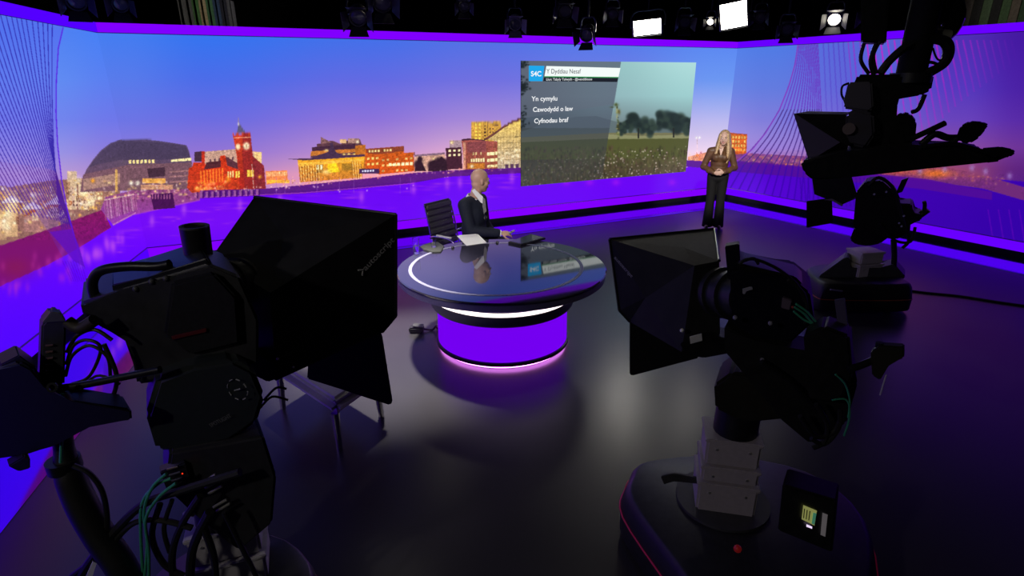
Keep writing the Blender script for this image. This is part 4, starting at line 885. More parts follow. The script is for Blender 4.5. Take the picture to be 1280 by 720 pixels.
# ================================================================== LOUNGE STOOL beside the cameras
f1, f2, f3 = atz(425, 563, 0), atz(477, 521, 0), atz(354, 511, 0); f4 = f2+f3-f1; fc = (f1+f4)/2
st = empty('lounge_stool', fc, label='pale upholstered low stool with chrome legs under the camera prompter', cat='stool')
PALE = mat('pale_upholstery', (.42, .40, .42), .75, var=.06, bscale=40)
ex = lambda p, k: fc+(p-fc)*k
B().prism([ex(p, 1.10)+UP*.29 for p in (f1, f2, f4, f3)], UP*.12, .05).build('seat_base', PALE, st)
B().prism([ex(p, 1.12)+UP*.405 for p in (f1, f2, f4, f3)], UP*.05, .022).build('cushion', PALE, st)
for p in (f1, f2, f3, f4): B().cyl(p, ex(p, .96)+UP*.30, .022, .030, 16).build('leg', CHROME, st)

# ================================================================== STUDIO CAMERAS
FW1 = Vector((.25, .97, 0)); FW2 = Vector((-.42, .91, 0))
def pp(name, pts, Y, depth, m, parent, bev=.008, d=None, smooth=True):
    P = P3(pts, Y); c = sum(P, Vector())/len(P); v = Vector((c.x, c.y, 0)).normalized()*depth      # set square to the line of sight
    return B().prism(P, v, bev).build(name, m, parent, smooth)
def panel(name, pts, m, parent, t=.006, inward=None):
    """pts: (px, py, depth) corners of a thin stiff sheet"""
    P = [at(*q) for q in pts]; c = sum(P, Vector())/len(P); n = Vector()
    for i in range(len(P)): n += (P[i]-c).cross(P[(i+1) % len(P)]-c)
    n.normalize()
    if inward is not None and n.dot(inward-c) < 0: n = -n
    b = B(); k = len(P); vs = [c]+P+[c+n*t]+[p+n*t for p in P]
    fs = [(0, 1+i, 1+(i+1) % k) for i in range(k)]+[(k+1, k+2+(i+1) % k, k+2+i) for i in range(k)]+[(1+i, 1+(i+1) % k, k+2+(i+1) % k, k+2+i) for i in range(k)]
    b.add(vs, fs); return b.build(name, m, parent, False)
def ptube(name, pts, Y, rpx, m, parent, n=10):
    """pts in photo pixels; Y one depth or one per point; radius in metres"""
    Ys = Y if isinstance(Y, (list, tuple)) else [Y]*len(pts)
    return B().tube([at(x, y, q) for (x, y), q in zip(pts, Ys)], rpx, n=n).build(name, m, parent)
HOOD = mat('hood_fabric', (.014, .014, .016), .6, spec=.3, var=.25, bscale=12)
SHEEN = mat('hood_board', (.012, .012, .013), .7, spec=.15, var=.2, bscale=9)
NAVY = mat('navy_black_panel', (.006, .006, .015), .5, spec=.3, var=.2)
def screw(px, py, Y, r, parent, name='screw', m=None): return B().ball(at(px, py, Y), r, n=10).build(name, m or WHITEP, parent)

# ---------------------------------------------------------------- camera beside the stool
g1 = Vector((-1.36, 2.2, 0))
c1 = empty('studio_camera', g1, label='large black studio camera with an autoscript prompter hood beside the pale stool', cat='camera', group='studio cameras')
hood = empty_part = None
TL, TR, BR, CH, BL = (318, 246, 2.80), (495, 268, 2.60), (495, 395, 2.60), (478, 415, 2.60), (350, 392, 2.80)
rTL, rTR, rBR, rBL = (264, 322, 2.36), (338, 366, 2.26), (345, 476, 2.20), (268, 428, 2.34)
inn = at(400, 340, 2.6)
hp = panel('prompter_hood', [TR, BR, CH, rBR, rTR], SHEEN, c1, inward=inn); hp['label'] = 'black hood panel with pale autoscript lettering'
panel('hood_top', [TL, TR, rTR, rTL], HOOD, hp, inward=inn)
panel('hood_far_side', [TL, BL, rBL, rTL], HOOD, hp, inward=inn)
panel('hood_floor', [BL, CH, rBR, rBL], HOOD, hp, inward=inn); panel('hood_rear', [rTL, rTR, rBR, rBL], HOOD, hp, inward=inn)
for a_, b_ in ((TL, TR), (TR, BR), (BR, CH), (CH, BL), (BL, TL)): B().cyl(at(*a_), at(*b_), .007, n=8).build('hood_frame_bar', BLACKM, hp)
panel('prompter_glass', [(326, 258, 2.78), (470, 284, 2.66), (420, 376, 2.60), (310, 368, 2.58)], mat('prompter_glass', (.008, .008, .010), .25), c1, .004)
panel('prompter_monitor', [(284, 406, 2.38), (320, 383, 2.45), (341, 393, 2.42), (317, 420, 2.34)], mat('monitor_blue', (.01, .012, .05), .2, emit=(.01, .02, .12), es=.12), c1, .01)
def on_plane(px, py, a, b, c):
    n = (b-a).cross(c-a); o = Vector((0, 0, CAM_H)); d = ray(px, py); return o+d*((a-o).dot(n)/d.dot(n))
pa, pb, pc_ = at(*TR), at(*BR), (at(*TR)+at(*BR)+at(*CH)+at(*rBR)+at(*rTR))/5
tw = lambda x, y: on_plane(x, y, pa, pb, pc_)-(pb-pa).cross(pc_-pa).normalized()*.0
nn = (pb-pa).cross(pc_-pa).normalized(); nn = nn if nn.dot(Vector((0, 0, CAM_H))-pa) > 0 else -nn
t0, t1 = tw(456.5, 338.5), tw(493, 300.5); tx = (t1-t0); ty = nn.cross(tx.normalized())
text('hood_lettering', 'autoscript', t0+nn*.004, tx, ty, .030, mat('hood_print', (.42, .42, .42), .6), hp, width=tx.length, bold=.015)
a0, a1, a2 = tw(447, 337.5), tw(453, 337), tw(452.5, 344); 
B().tube([a0+nn*.004, a1+nn*.004, a2+nn*.004], .0045, n=6, sub=1).build('hood_arrow_mark', MATS['hood_print'], hp)
pp('feedback_monitor', [(384, 474), (386, 440), (470, 405), (478, 420), (491, 503), (487, 507), (470, 501)], 2.58, .035, NAVY, c1, .006, FW1)
pp('prompter_bracket', [(320, 440), (345, 455), (352, 472), (335, 478), (310, 466)], 2.2, .12, BLACKM, c1, .005, FW1)
screw(347, 448.5, 2.17, .006, c1, m=mat('bright_screw', (.9, .9, .8), .3)); screw(367, 459, 2.2, .005, c1)
# lens
la, lb = at(252, 362, 2.12), at(312, 350, 2.42)
B().cyl(la, lb, .085, .105, 32).build('lens', BLACK, c1)
ln = [o for o in c1.children if o.name.startswith('lens')][0]
for q in (.2, .45, .7): B().cyl(la+(lb-la)*q, la+(lb-la)*(q+.07), .098+.014*q, None, 32).build('lens_ring', RUBBER, ln)
Tl = Matrix.Translation(lb) @ (lb-la).to_track_quat('Z', 'Y').to_matrix().to_4x4()
B().lathe([(.10, 0), (.125, .0), (.14, .05), (.128, .05), (.11, .01)], n=40, M=Tl).build('lens_shade', mat('lens_shade', (.05, .045, .055), .35), ln)
B().cyl(at(291, 384, 2.1), at(309, 380, 2.1), .004, n=8).build('lens_badge', WHITEP, ln)
# body
cbdy = pp('camera_body', [(100, 379), (150, 363), (262, 330), (300, 345), (324, 400), (324, 455), (240, 472), (172, 482), (160, 424), (120, 407), (104, 396)], 1.98, .34, BLACK, c1, .012, FW1)
pp('top_plate', [(140, 356), (186, 346), (258, 323), (264, 331), (200, 352), (142, 370)], 2.0, .28, BLACKM, cbdy, .005, FW1)
ptube('carry_handle', [(124, 385), (116, 362), (118, 346), (130, 337), (160, 333), (195, 333), (212, 330)], 2.02, .018, BLACKM, cbdy, 12)
B().cyl(at(249, 323, 2.15), at(243, 284, 2.15), .050, .053, 28).build('tally_light', BLACKM, cbdy)
Tt = Matrix.Translation(at(243, 284, 2.15)) @ (at(243, 284, 2.15)-at(249, 323, 2.15)).to_track_quat('Z', 'Y').to_matrix().to_4x4()
B().lathe([(.053, 0), (.053, .006), (.042, .006), (.042, -.03), (0, -.03)], n=28, M=Tt).build('tally_rim', DGREY, cbdy)
pp('side_module', [(215, 355), (268, 342), (296, 372), (300, 430), (240, 445), (205, 420)], 1.95, .06, MATTE, cbdy, .01, FW1)
pp('red_tally_strip', [(214, 421), (258, 411), (258, 415), (216, 425)], 1.94, .01, mat('red_tally', (.08, .006, .006), .4), cbdy, .001, FW1)
for px, py in ((190, 352), (170, 361), (208, 348)): screw(px, py, 1.98, .012, cbdy, 'control_knob', DGREY)
ptube('body_cable', [(222, 372), (238, 352), (252, 345), (266, 352)], 2.0, .006, RUBBER, cbdy); ptube('body_cable', [(205, 372), (226, 358), (244, 344), (250, 330)], 2.02, .008, RUBBER, cbdy)
# viewfinder cluster on its arm
vf = pp('viewfinder', [(49, 482), (52, 406), (64, 392), (76, 393), (83, 404), (81, 482)], 1.88, .10, BLACK, c1, .008)
pp('viewfinder_hood_top', [(53, 404), (64, 390), (76, 391), (83, 402)], 1.87, .04, DGREY, vf, .003)
for k in range(5): pp('vent_slot', [(57, 432+k*8), (66, 431+k*8), (66, 432.4+k*8), (57, 433.4+k*8)], 1.868, .01, mat('dull_red_print', (.10, .05, .05), .6), vf, 0)
sm_ = pp('side_monitor', [(-70, 480), (0, 462), (24, 453), (40, 461), (52, 486), (90, 505), (165, 512), (166, 527), (110, 531), (66, 558), (34, 570), (-70, 585)], 1.78, .16, NAVY, c1, .01)
pp('monitor_latch', [(10, 583), (30, 571), (38, 573), (38, 586), (24, 590)], 1.76, .06, BLACKM, sm_, .004)
pp('monitor_shade', [(0, 456), (24, 444), (46, 460), (0, 474)], 1.80, .12, NAVY, sm_, .004)
Tr = Matrix.Translation(at(66, 484, 1.78)) @ Vector((.2, -1, .3)).to_track_quat('Z', 'Y').to_matrix().to_4x4()
B().lathe([(.010, 0), (.018, 0), (.018, .006), (.010, .006), (.010, 0)], n=20, M=Tr).build('clamp_ring', CHROME, vf)
ptube('arm_bar', [(70, 486), (110, 480), (160, 470), (200, 462)], 1.86, .014, BLACKM, c1)
ptube('arm_bar', [(84, 402), (100, 410), (118, 400)], 1.9, .022, mat('brown_black_grip', (.03, .022, .018), .6), c1)
for k, (r_, pts) in enumerate(((.007, [(84, 440), (96, 420), (118, 412), (140, 425)]), (.006, [(82, 470), (90, 445), (112, 432), (134, 446), (138, 470)]), (.006, [(83, 455), (92, 432), (110, 425), (126, 436), (112, 470), (90, 480)]), (.005, [(90, 500), (120, 470), (150, 480)]), (.008, [(140, 500), (146, 470), (130, 430)]))): ptube('viewfinder_cable', pts, 1.9, r_, RUBBER, c1, 8)
# pan and tilt head with its dial
hd1 = pp('pan_tilt_head', [(196, 474), (240, 458), (292, 450), (318, 464), (332, 497), (322, 530), (290, 552), (236, 566), (196, 566), (182, 520)], 1.90, .22, mat('green_black_paint', (.010, .014, .014), .5, var=.2), c1, .02, FW1)
hN = -FW1; dc = at(297, 487, 1.888); dx_ = Vector((FW1.y, -FW1.x, 0)); dial = B()
for k in range(8):
    a_ = math.radians(20+k*45); seg = [dc+dx_*(.043*math.cos(a_+j*.1))+UP*(.043*math.sin(a_+j*.1)) for j in range(5)]; dial2 = B().tube(seg, .0022, n=6, sub=1).build('dial_mark', mat('dim_print', (.28, .28, .28), .6), hd1)
B().tube([dc-dx_*.014-UP*.005, dc+dx_*.014+UP*.005], .003, n=6, sub=1).build('dial_pointer', MATS['dim_print'], hd1)
q0, q1 = at(264, 534, 1.885), at(290, 521, 1.885)
text('head_lettering', 'SPOTLIGHT', q0, q1-q0, UP, .016, mat('faint_print', (.13, .13, .13), .6), hd1, width=(q1-q0).length)
pp('lower_housing', [(212, 566), (330, 545), (346, 596), (341, 655), (300, 690), (282, 678), (240, 640), (206, 612)], 1.88, .26, BLACK, c1, .012, FW1)
pp('connector_panel', [(200, 590), (232, 578), (240, 604), (212, 622)], 1.86, .05, BLACKM, c1, .004, FW1)
for k, (px, py) in enumerate(((216, 585), (219, 592), (222, 599))): B().cyl(at(px-7, py+2, 1.845), at(px+7, py-2, 1.845), .0045, n=10).build('plug', DGREY if k else mat('brass_plug', (.25, .2, .14), .35, metal=.7), c1)
for px, py in ((262, 598), (266, 605), (270, 612), (276, 629), (280, 634)): B().cyl(at(px-9, py+5, 1.84), at(px+8, py-5, 1.84), .006, n=10).build('silver_plug', mat('dull_silver', (.45, .44, .42), .35, metal=.7), c1)
screw(228, 592, 1.83, .003, c1, 'indicator_led', emis('red_led', (255, 60, 30), 1.0)); screw(241, 643, 1.82, .009, c1, 'round_plug', mat('dull_white', (.6, .6, .6), .4)); screw(231, 642, 1.82, .008, c1, 'round_plug', mat('dull_violet', (.2, .18, .35), .4)); 
# telescopic column and wheeled base below the frame
def column(parent, c, w, zs, yaw, m, bolts=True):
    R = Matrix.Rotation(yaw, 3, 'Z')
    for i in range(len(zs)-1):
        ww = w*(1+.06*(len(zs)-2-i)) if zs[0] < zs[-1] else w
        o = B().box(Vector((c.x, c.y, (zs[i]+zs[i+1])/2)), (ww, ww*.8, zs[i+1]-zs[i]-.004), R, .012).build('column_section', m, parent)
        B().box(Vector((c.x, c.y, zs[i+1]-.012)), (ww+.016, ww*.8+.016, .022), R, .005).build('column_collar', m, o)
        if bolts:
            for sx in (-.3, .3): B().cyl(Vector((c.x, c.y, zs[i+1]-.06))+R @ Vector((sx*ww, -ww*.4-.004, 0)), Vector((c.x, c.y, zs[i+1]-.06))+R @ Vector((sx*ww, -ww*.4+.004, 0)), .007, n=8).build('bolt', mat('bolt_steel', (.6, .6, .6), .3, metal=.8), o)
def base(parent, outline, z0, z1, stripe, zs, m=BLACK):
    """robot pedestal base: outline as (x, y) points, slanted skirt, coloured line"""
    P = [Vector((x, y, 0)) for x, y in outline]; c = sum(P, Vector())/len(P); k = len(P); b = B()
    rings = [(z0, 1.0), (z0+.02, 1.02), (zs, 1.03), (z1-.05, .99), (z1-.01, .95), (z1, .92)]; vs = []
    for z, s_ in rings:
        for p in P: q = c+(p-c)*s_; vs.append((q.x, q.y, z))
    fs = [(r*k+i, r*k+(i+1) % k, (r+1)*k+(i+1) % k, (r+1)*k+i) for r in range(len(rings)-1) for i in range(k)]+[list(range(k))[::-1], [len(vs)-k+i for i in range(k)]]
    b.add(vs, fs); o = b.build('pedestal_base', m, parent)
    b = B(); b.tube([c+(p-c)*1.031+UP*zs for p in P]+[c+(P[0]-c)*1.031+UP*zs], .006, n=6, sub=1); b.build('coloured_line', stripe, o)
    for i in (0, k//3, 2*k//3): B().cyl(c+(P[i]-c)*.8+UP*.05-Vector((.02, 0, 0)), c+(P[i]-c)*.8+UP*.05+Vector((.02, 0, 0)), .05, n=16).build('wheel', RUBBER, o)
    return o
RED = mat('red_line', (.45, .01, .05), .4, emit=(.5, .0, .06), es=.05); ORANGE = mat('orange_line', (.35, .07, .02), .4)
def smooth_outline(pts, sub=4): 
    P = [Vector((x, y, 0)) for x, y in pts]; P = P+[P[0], P[1], P[2]]; S_ = spline(P, sub); return [(v.x, v.y) for v in S_[sub:sub+(len(pts))*sub]]
gc1 = atz(292, 700, .35)
column(c1, gc1, .29, [.30, .45, .62], .35, mat('pale_column', (.55, .52, .55), .45, var=.06)); B().cyl((gc1.x, gc1.y, .60), (gc1.x+.02, gc1.y, .82), .12).build('column_head', BLACKM, c1)
base(c1, smooth_outline([(gc1.x+.42*math.cos(a), gc1.y-.15+.40*math.sin(a)) for a in [k*math.pi/3+.3 for k in range(6)]]), .03, .30, RED, .16)
# cable loom
ptube('cable_hose', [(74, 500), (80, 560), (88, 596), (104, 634), (126, 672), (150, 706), (178, 760)], [1.86, 1.86, 1.84, 1.82, 1.80, 1.78, 1.75], [.030, .034, .052, .055, .055, .055, .055], RUBBER, c1, 14)
B().cyl(at(78, 574, 1.85), at(82, 586, 1.85), .058, n=20).build('hose_collar', BLACKM, c1)
for pts, Ys in (([(78, 492), (79, 520), (77, 550), (76, 578)], 1.80), ([(208, 592), (190, 610), (180, 640), (184, 680), (180, 730)], 1.78), ([(220, 604), (198, 622), (182, 650), (186, 690), (186, 740)], 1.77), ([(214, 598), (196, 606), (178, 628), (176, 668), (180, 735)], 1.79)): ptube('green_cable', pts, Ys, .006, GREENC, c1, 8)
for r_, pts in ((.010, [(92, 582), (112, 592), (128, 615), (134, 648), (132, 668)]), (.016, [(300, 590), (230, 612), (180, 630), (140, 668), (110, 705), (90, 740)]), (.012, [(240, 660), (200, 650), (165, 655), (130, 690), (90, 720)]), (.014, [(250, 620), (225, 660), (215, 700), (222, 750)]), (.018, [(262, 640), (240, 690), (238, 760)]), (.010, [(280, 640), (300, 680), (320, 720), (330, 750)]), (.012, [(200, 630), (190, 670), (205, 705), (230, 720)]), (.009, [(215, 625), (205, 660), (212, 690)]), (.014, [(255, 660), (268, 700), (270, 750)])): ptube('loose_cable', pts, 1.80, r_, RUBBER, c1, 8)
pp('white_cable_tie', [(108, 720), (116, 702), (121, 704), (115, 722)], 1.74, .004, WHITEP, c1, 0)
for pts in ([(330, 500), (345, 485), (358, 486)], [(325, 510), (340, 496), (360, 500)]): ptube('thin_cable', pts, 2.05, .005, RUBBER, c1, 8)

# ---------------------------------------------------------------- camera right of the desk
g2 = Vector((1.16, 2.55, 0))
c2 = empty('studio_camera', g2, label='black studio camera on a red striped robot pedestal right of the desk', cat='camera', group='studio cameras')
TL, TR, BL, CH, BRr = (762, 299, 3.00), (893, 286, 3.30), (774, 388, 3.00), (787, 402, 2.98), (893, 380, 3.25)
rTL, rTR, rBL, rBR = (868, 332, 2.72), (899, 326, 2.76), (852, 440, 2.62), (900, 420, 2.66)
inn = at(845, 350, 3.0)
h2 = panel('prompter_hood', [TL, BL, CH, rBL, rTL], HOOD, c2, inward=inn)
panel('hood_top', [TL, TR, rTR, rTL], mat('hood_top_board', (.022, .022, .024), .55, spec=.15, var=.15), h2, inward=inn)
panel('hood_far_side', [TR, BRr, rBR, rTR], HOOD, h2, inward=inn); panel('hood_floor', [CH, BRr, rBR, rBL], HOOD, h2, inward=inn); panel('hood_rear', [rTL, rTR, rBR, rBL], HOOD, h2, inward=inn)
for a_, b_ in ((TL, TR), (TL, BL), (BL, CH), (CH, BRr), (BRr, TR), (TR, rTR)): B().cyl(at(*a_), at(*b_), .008, n=8).build('hood_frame_bar', BLACKM, h2)
pa, pb, pc_ = at(*TL), at(*BL), (at(*TL)+at(*BL)+at(*CH)+at(*rBL)+at(*rTL))/5; nn = (pb-pa).cross(pc_-pa).normalized(); nn = nn if nn.dot(Vector((0, 0, CAM_H))-pa) > 0 else -nn
t0, t1 = tw(768, 322), tw(790, 347); tx = t1-t0; ty = nn.cross(tx.normalized())
text('hood_lettering', 'autoscript', t0+nn*.004, tx, ty, .022, mat('hood_print_dim', (.3, .3, .34), .6), h2, width=tx.length, bold=.01)
panel('prompter_glass', [(785, 310, 3.06), (885, 296, 3.26), (885, 368, 3.0), (840, 385, 2.95)], MATS['prompter_glass'], c2, .004)
pp('feedback_monitor', [(787, 403), (873, 430), (873, 448), (790, 470), (787, 468)], 3.0, .035, MATTE, c2, .005, FW2)
pp('prompter_bracket', [(850, 430), (884, 418), (915, 425), (912, 442), (880, 448), (856, 444)], 2.62, .14, BLACKM, c2, .006, FW2)
pp('white_tag', [(862, 421), (877, 417), (878, 426), (863, 430)], 2.60, .006, mat('tag_white', (.7, .7, .72), .6), c2, .001, FW2)
screw(852.5, 413, 2.6, .011, c2, 'bright_knob', mat('bright_knob', (.8, .8, .75), .35))
la, lb = at(935, 372, 2.48), at(885, 362, 2.8); B().cyl(la, lb, .10, .12, 28).build('lens', BLACK, c2); ln2 = [o for o in c2.children if o.name.startswith('lens')][0]
for q in (.25, .55): B().cyl(la+(lb-la)*q, la+(lb-la)*(q+.1), .122+.01*q, None, 28).build('lens_ring', RUBBER, ln2)
b2 = pp('camera_body', [(912, 338), (926, 342), (988, 347), (1012, 366), (1018, 402), (985, 432), (940, 426), (915, 408)], 2.40, .30, NAVY, c2, .012, FW2)
pp('top_module', [(918, 326), (928, 330), (994, 346), (1004, 356), (930, 346)], 2.42, .2, BLACKM, b2, .006, FW2)
pp('upright_bracket', [(906, 308), (924, 305), (926, 345), (910, 350)], 2.45, .06, NAVY, b2, .004, FW2)
pp('silver_badge', [(928, 361), (940, 358), (941, 362), (933, 364), (931, 368), (928, 367)], 2.39, .004, mat('badge_silver', (.35, .34, .45), .4), b2, .001, FW2)
pp('connector_block', [(978, 372), (990, 376), (987, 388), (976, 385)], 2.38, .03, mat('pinkish_connector', (.16, .12, .18), .5), b2, .003, FW2)
screw(991, 384, 2.37, .007, b2, 'red_plug', mat('red_plug', (.3, .03, .02), .5))
for pts in ([(993, 384), (1005, 392), (1014, 402), (1023, 410)], [(995, 380), (1008, 389), (1018, 400), (1027, 409)], [(992, 389), (1004, 399), (1016, 405)]): ptube('green_cable', pts, 2.36, .005, GREENC, c2, 8)
for pts in ([(924, 330), (934, 324), (950, 326), (975, 338), (996, 356), (1006, 376)], [(930, 326), (942, 323), (948, 330)], [(985, 350), (1004, 366), (1009, 390), (1006, 404)]): ptube('body_cable', pts, 2.38, .007, RUBBER, c2, 8)
pp('support_plate', [(905, 408), (940, 428), (985, 434), (1030, 442), (1066, 452), (1072, 480), (1058, 530), (1012, 556), (975, 525), (940, 480), (905, 440)], 2.34, .16, BLACK, c2, .012, FW2)
for px, py in ((919, 397), (963, 404), (953, 450)): screw(px, py, 2.33, .011, c2, 'pale_screw', mat('pale_screw', (.22, .21, .26), .4))
ptube('pan_bar', [(952, 452), (985, 475), (1012, 502), (1022, 515)], 2.30, .012, BLACKM, c2)
pp('viewfinder', [(1004, 420), (1030, 408), (1062, 420), (1066, 470), (1050, 505), (1010, 500)], 2.25, .16, BLACK, c2, .012)
pp('violet_tint_plate', [(1043, 375), (1056, 373), (1060, 410), (1048, 414)], 2.35, .01, mat('bare_plate', (.12, .10, .22), .35), c2, .002)  # violet tint set in the plate's base colour
ptube('focus_arm', [(1060, 462), (1080, 455), (1096, 446), (1100, 428)], 2.2, .016, BLACKM, c2); pp('focus_grip', [(1088, 440), (1102, 432), (1130, 434), (1130, 448), (1110, 456), (1100, 476), (1090, 470)], 2.18, .05, mat('olive_grip', (.03, .028, .022), .6), c2, .006)
ptube('white_stick', [(1108, 468), (1104, 480), (1100, 494)], 2.18, .003, WHITEP, c2, 6)
for pts in ([(1040, 500), (1058, 500), (1062, 520), (1055, 545)], [(1044, 468), (1056, 480), (1062, 500), (1060, 522)]): ptube('green_cable', pts, 2.22, .004, GREENC, c2, 8)
for pts in ([(1020, 505), (1034, 530), (1030, 552), (1016, 560)], [(1050, 510), (1048, 535), (1030, 555), (1014, 548)], [(1000, 520), (1020, 545), (1042, 540), (1052, 520)]): ptube('loose_cable', pts, 2.24, .011, RUBBER, c2, 8)
pp('pan_tilt_head', [(892, 482), (914, 466), (990, 472), (1006, 496), (990, 524), (930, 530), (894, 512)], 2.46, .26, mat('olive_black_paint', (.022, .021, .017), .55, var=.2), c2, .015, FW2)
B().cyl((1.16, 2.56, .76), (1.17, 2.57, .92), .11).build('column_head', BLACKM, c2)
column(c2, Vector((1.145, 2.56, 0)), .265, [.33, .52, .62, .78], -.22, mat('mid_grey_column', (.42, .38, .40), .45, var=.06))
out = [atz(x, y, .30) for x, y in ((806, 577), (786, 596), (784, 628), (845, 715), (905, 800), (1010, 830), (1090, 760), (1085, 650), (1010, 590), (900, 570))]
bs2 = base(c2, smooth_outline([(p.x, p.y) for p in out]), .03, .33, RED, .19); bs2['label'] = 'black rounded robot base with a red line'
B().cyl((1.145, 2.56, .325), (1.145, 2.56, .345), .245, n=40).build('turntable', DGREY, bs2)
pp('base_hatch', [(826, 596), (842, 592), (880, 600), (878, 606), (842, 601), (830, 606)], 2.52, .02, DGREY, bs2, .003)
screw(922, 686, 2.02, .018, bs2, 'red_button', mat('red_button', (.35, .01, .01), .4, emit=(.5, .02, .02), es=.08))
p0, p1 = atz(790, 643, .22), atz(808, 661, .22); B().tube([p0, p1], .007, n=6, sub=1).build('pale_badge', mat('pale_badge', (.28, .26, .34), .5), bs2)
cbx = pp('control_box', [(978, 606), (1046, 626), (1040, 692), (972, 664)], 2.02, .14, BLACK, c2, .008)
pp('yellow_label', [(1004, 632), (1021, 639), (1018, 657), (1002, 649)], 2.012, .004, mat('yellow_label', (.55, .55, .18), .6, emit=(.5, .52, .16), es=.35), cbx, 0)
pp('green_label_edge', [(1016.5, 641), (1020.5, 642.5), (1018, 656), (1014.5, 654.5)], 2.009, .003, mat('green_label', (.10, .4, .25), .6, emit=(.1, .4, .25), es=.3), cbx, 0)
for k in range(3): pp('label_print', [(1005+k*3.4, 636+k*1.4), (1006.2+k*3.4, 636.5+k*1.4), (1005+k*3.2, 648+k*1.4), (1003.9+k*3.2, 647.4+k*1.4)], 2.008, .002, mat('label_ink', (.12, .12, .05), .6), cbx, 0)
pp('status_light', [(1008, 656), (1015, 659), (1015, 661), (1008, 658.4)], 2.01, .004, emis('status_white', (240, 220, 255), 1.0), cbx, 0)
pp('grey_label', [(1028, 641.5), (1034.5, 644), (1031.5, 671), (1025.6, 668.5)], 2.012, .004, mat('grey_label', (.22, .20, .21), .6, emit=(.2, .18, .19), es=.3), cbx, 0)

# ---------------------------------------------------------------- distant pedestal camera by the right wall
q3 = atz(1075, 375, 0); c3 = empty('studio_camera', q3, label='black studio camera on an orange striped pedestal near the violet wall', cat='camera', group='studio cameras')
Yb = atz(1075, 392, 0).y; x0, x1 = atz(1020, 390, 0).x, atz(1131, 388, 0).x
bs3 = base(c3, smooth_outline([(x0, Yb+.12), (x0+.14, Yb), (x1-.16, Yb-.02), (x1, Yb+.1), (x1-.05, Yb+.62), ((x0+x1)/2, Yb+.8), (x0+.1, Yb+.62)]), .03, .35, ORANGE, .17, mat('base_black', (.014, .013, .015), .45)); bs3['label'] = 'black pedestal base with an orange line'
p0, p1 = at(1038, 362, Yb-.04), at(1053, 364, Yb-.04); B().tube([p0, p1], .010, n=6, sub=1).build('pale_badge', MATS['pale_badge'], bs3)
pp('base_deck', [(1024, 345), (1056, 322), (1062, 322), (1062, 336), (1100, 336), (1118, 330), (1132, 346), (1128, 350), (1022, 350)], Yb+.25, .3, DGREY, bs3, .01)
q = at(1078, 333, Yb+.38); column(c3, q, .30, [.34, .50, .64], .2, mat('light_grey_column', (.5, .46, .47), .45, var=.05))
Y3 = q.y
pp('pan_tilt_head', [(1062, 300), (1068, 285), (1105, 282), (1112, 296), (1100, 305), (1085, 308), (1070, 306)], Y3-.1, .25, BLACK, c3, .015)
b3 = pp('camera_body', [(1066, 285), (1070, 240), (1082, 227), (1102, 226), (1118, 240), (1122, 256), (1140, 255), (1142, 268), (1152, 268), (1152, 276), (1136, 280), (1138, 290), (1120, 300), (1095, 296)], Y3-.2, .4, BLACK, c3, .015)
ptube('cable_loop', [(1085, 232), (1098, 222), (1114, 232), (1122, 250), (1130, 280), (1136, 300), (1128, 310)], Y3-.22, .018, RUBBER, c3, 8); ptube('cable_loop', [(1100, 280), (1118, 300), (1138, 302), (1144, 284)], Y3-.22, .016, RUBBER, c3, 8)
ptube('support_rod', [(1117, 300), (1118, 320), (1117, 337)], Y3-.1, .030, BLACKM, c3)
pp('monitor_fin', [(1119, 243), (1127, 225), (1136, 222), (1128, 240)], Y3-.1, .04, mat('blue_fin', (.03, .03, .09), .3), c3, .004)
B().cyl(at(1146, 272, Y3-.1), at(1160, 262, Y3-.15), .035).build('rear_knob', BLACK, c3); ptube('knob_arm', [(1155, 266), (1156, 256), (1155, 252)], Y3-.15, .02, BLACK, c3, 8)
inn = at(1035, 235, Y3+.1)
h3 = panel('prompter_hood', [(1014, 215, Y3-.1), (1060, 205, Y3-.2), (1072, 245, Y3-.2), (1052, 256, Y3-.15), (1018, 243, Y3-.1)], HOOD, c3, .01, inn)
panel('hood_top', [(1014, 215, Y3-.1), (1060, 205, Y3-.2), (1085, 212, Y3+.35), (1040, 214, Y3+.4)], HOOD, h3, .01, inn); panel('hood_floor', [(1018, 243, Y3-.1), (1052, 256, Y3-.15), (1080, 244, Y3+.3), (1040, 238, Y3+.35)], HOOD, h3, .01, inn)
pp('hood_edge_tape', [(1030, 250), (1040, 248.5), (1054, 256), (1052, 258), (1040, 251)], Y3-.22, .02, mat('tape_violet', (.25, .2, .3), .5), h3, 0)
pp('feedback_monitor', [(1008, 252), (1040, 248), (1041, 279), (1008, 285)], Y3-.2, .05, MATTE, c3, .006)
for px, py in ((1124, 279), (1127, 283), (1130, 270), (1093, 243), (1108, 240)): screw(px, py, Y3-.25, .012, c3, 'bright_fitting', mat('blue_white_fitting', (.4, .4, .6), .3))

# ---------------------------------------------------------------- remote camera hanging from the ceiling
Y4 = 3.3; q4 = at(1140, 200, Y4)
c4 = empty('hanging_camera', (q4.x, q4.y, q4.z), label='remote camera with prompter hanging upside from a ceiling pole', cat='camera')
top = at(1147, 30, Y4); bot = at(1138, 96, Y4)
B().cyl((bot.x, Y4, bot.z-.02), (bot.x, Y4, 4.98), .072, n=28).build('ceiling_pole', MATTE, c4)
B().cyl((bot.x, Y4, bot.z-.03), (bot.x, Y4, bot.z+.02), .10, n=28).build('pole_flange', BLACK, c4)
pp('junction_box', [(1076, -10), (1112, -12), (1108, 54), (1076, 53)], Y4, .2, BLACK, c4, .01)
B().ball(at(1179, 24, Y4+.15), (.10, .10, .13)).build('dome_housing', mat('gloss_black', (.012, .012, .014), .12), c4); pp('dome_bracket', [(1164, -14), (1192, -14), (1190, 12), (1166, 12)], Y4+.1, .12, BLACK, c4, .008)
screw(1179, 31, Y4+.03, .010, c4, 'dome_glint', CHROME)
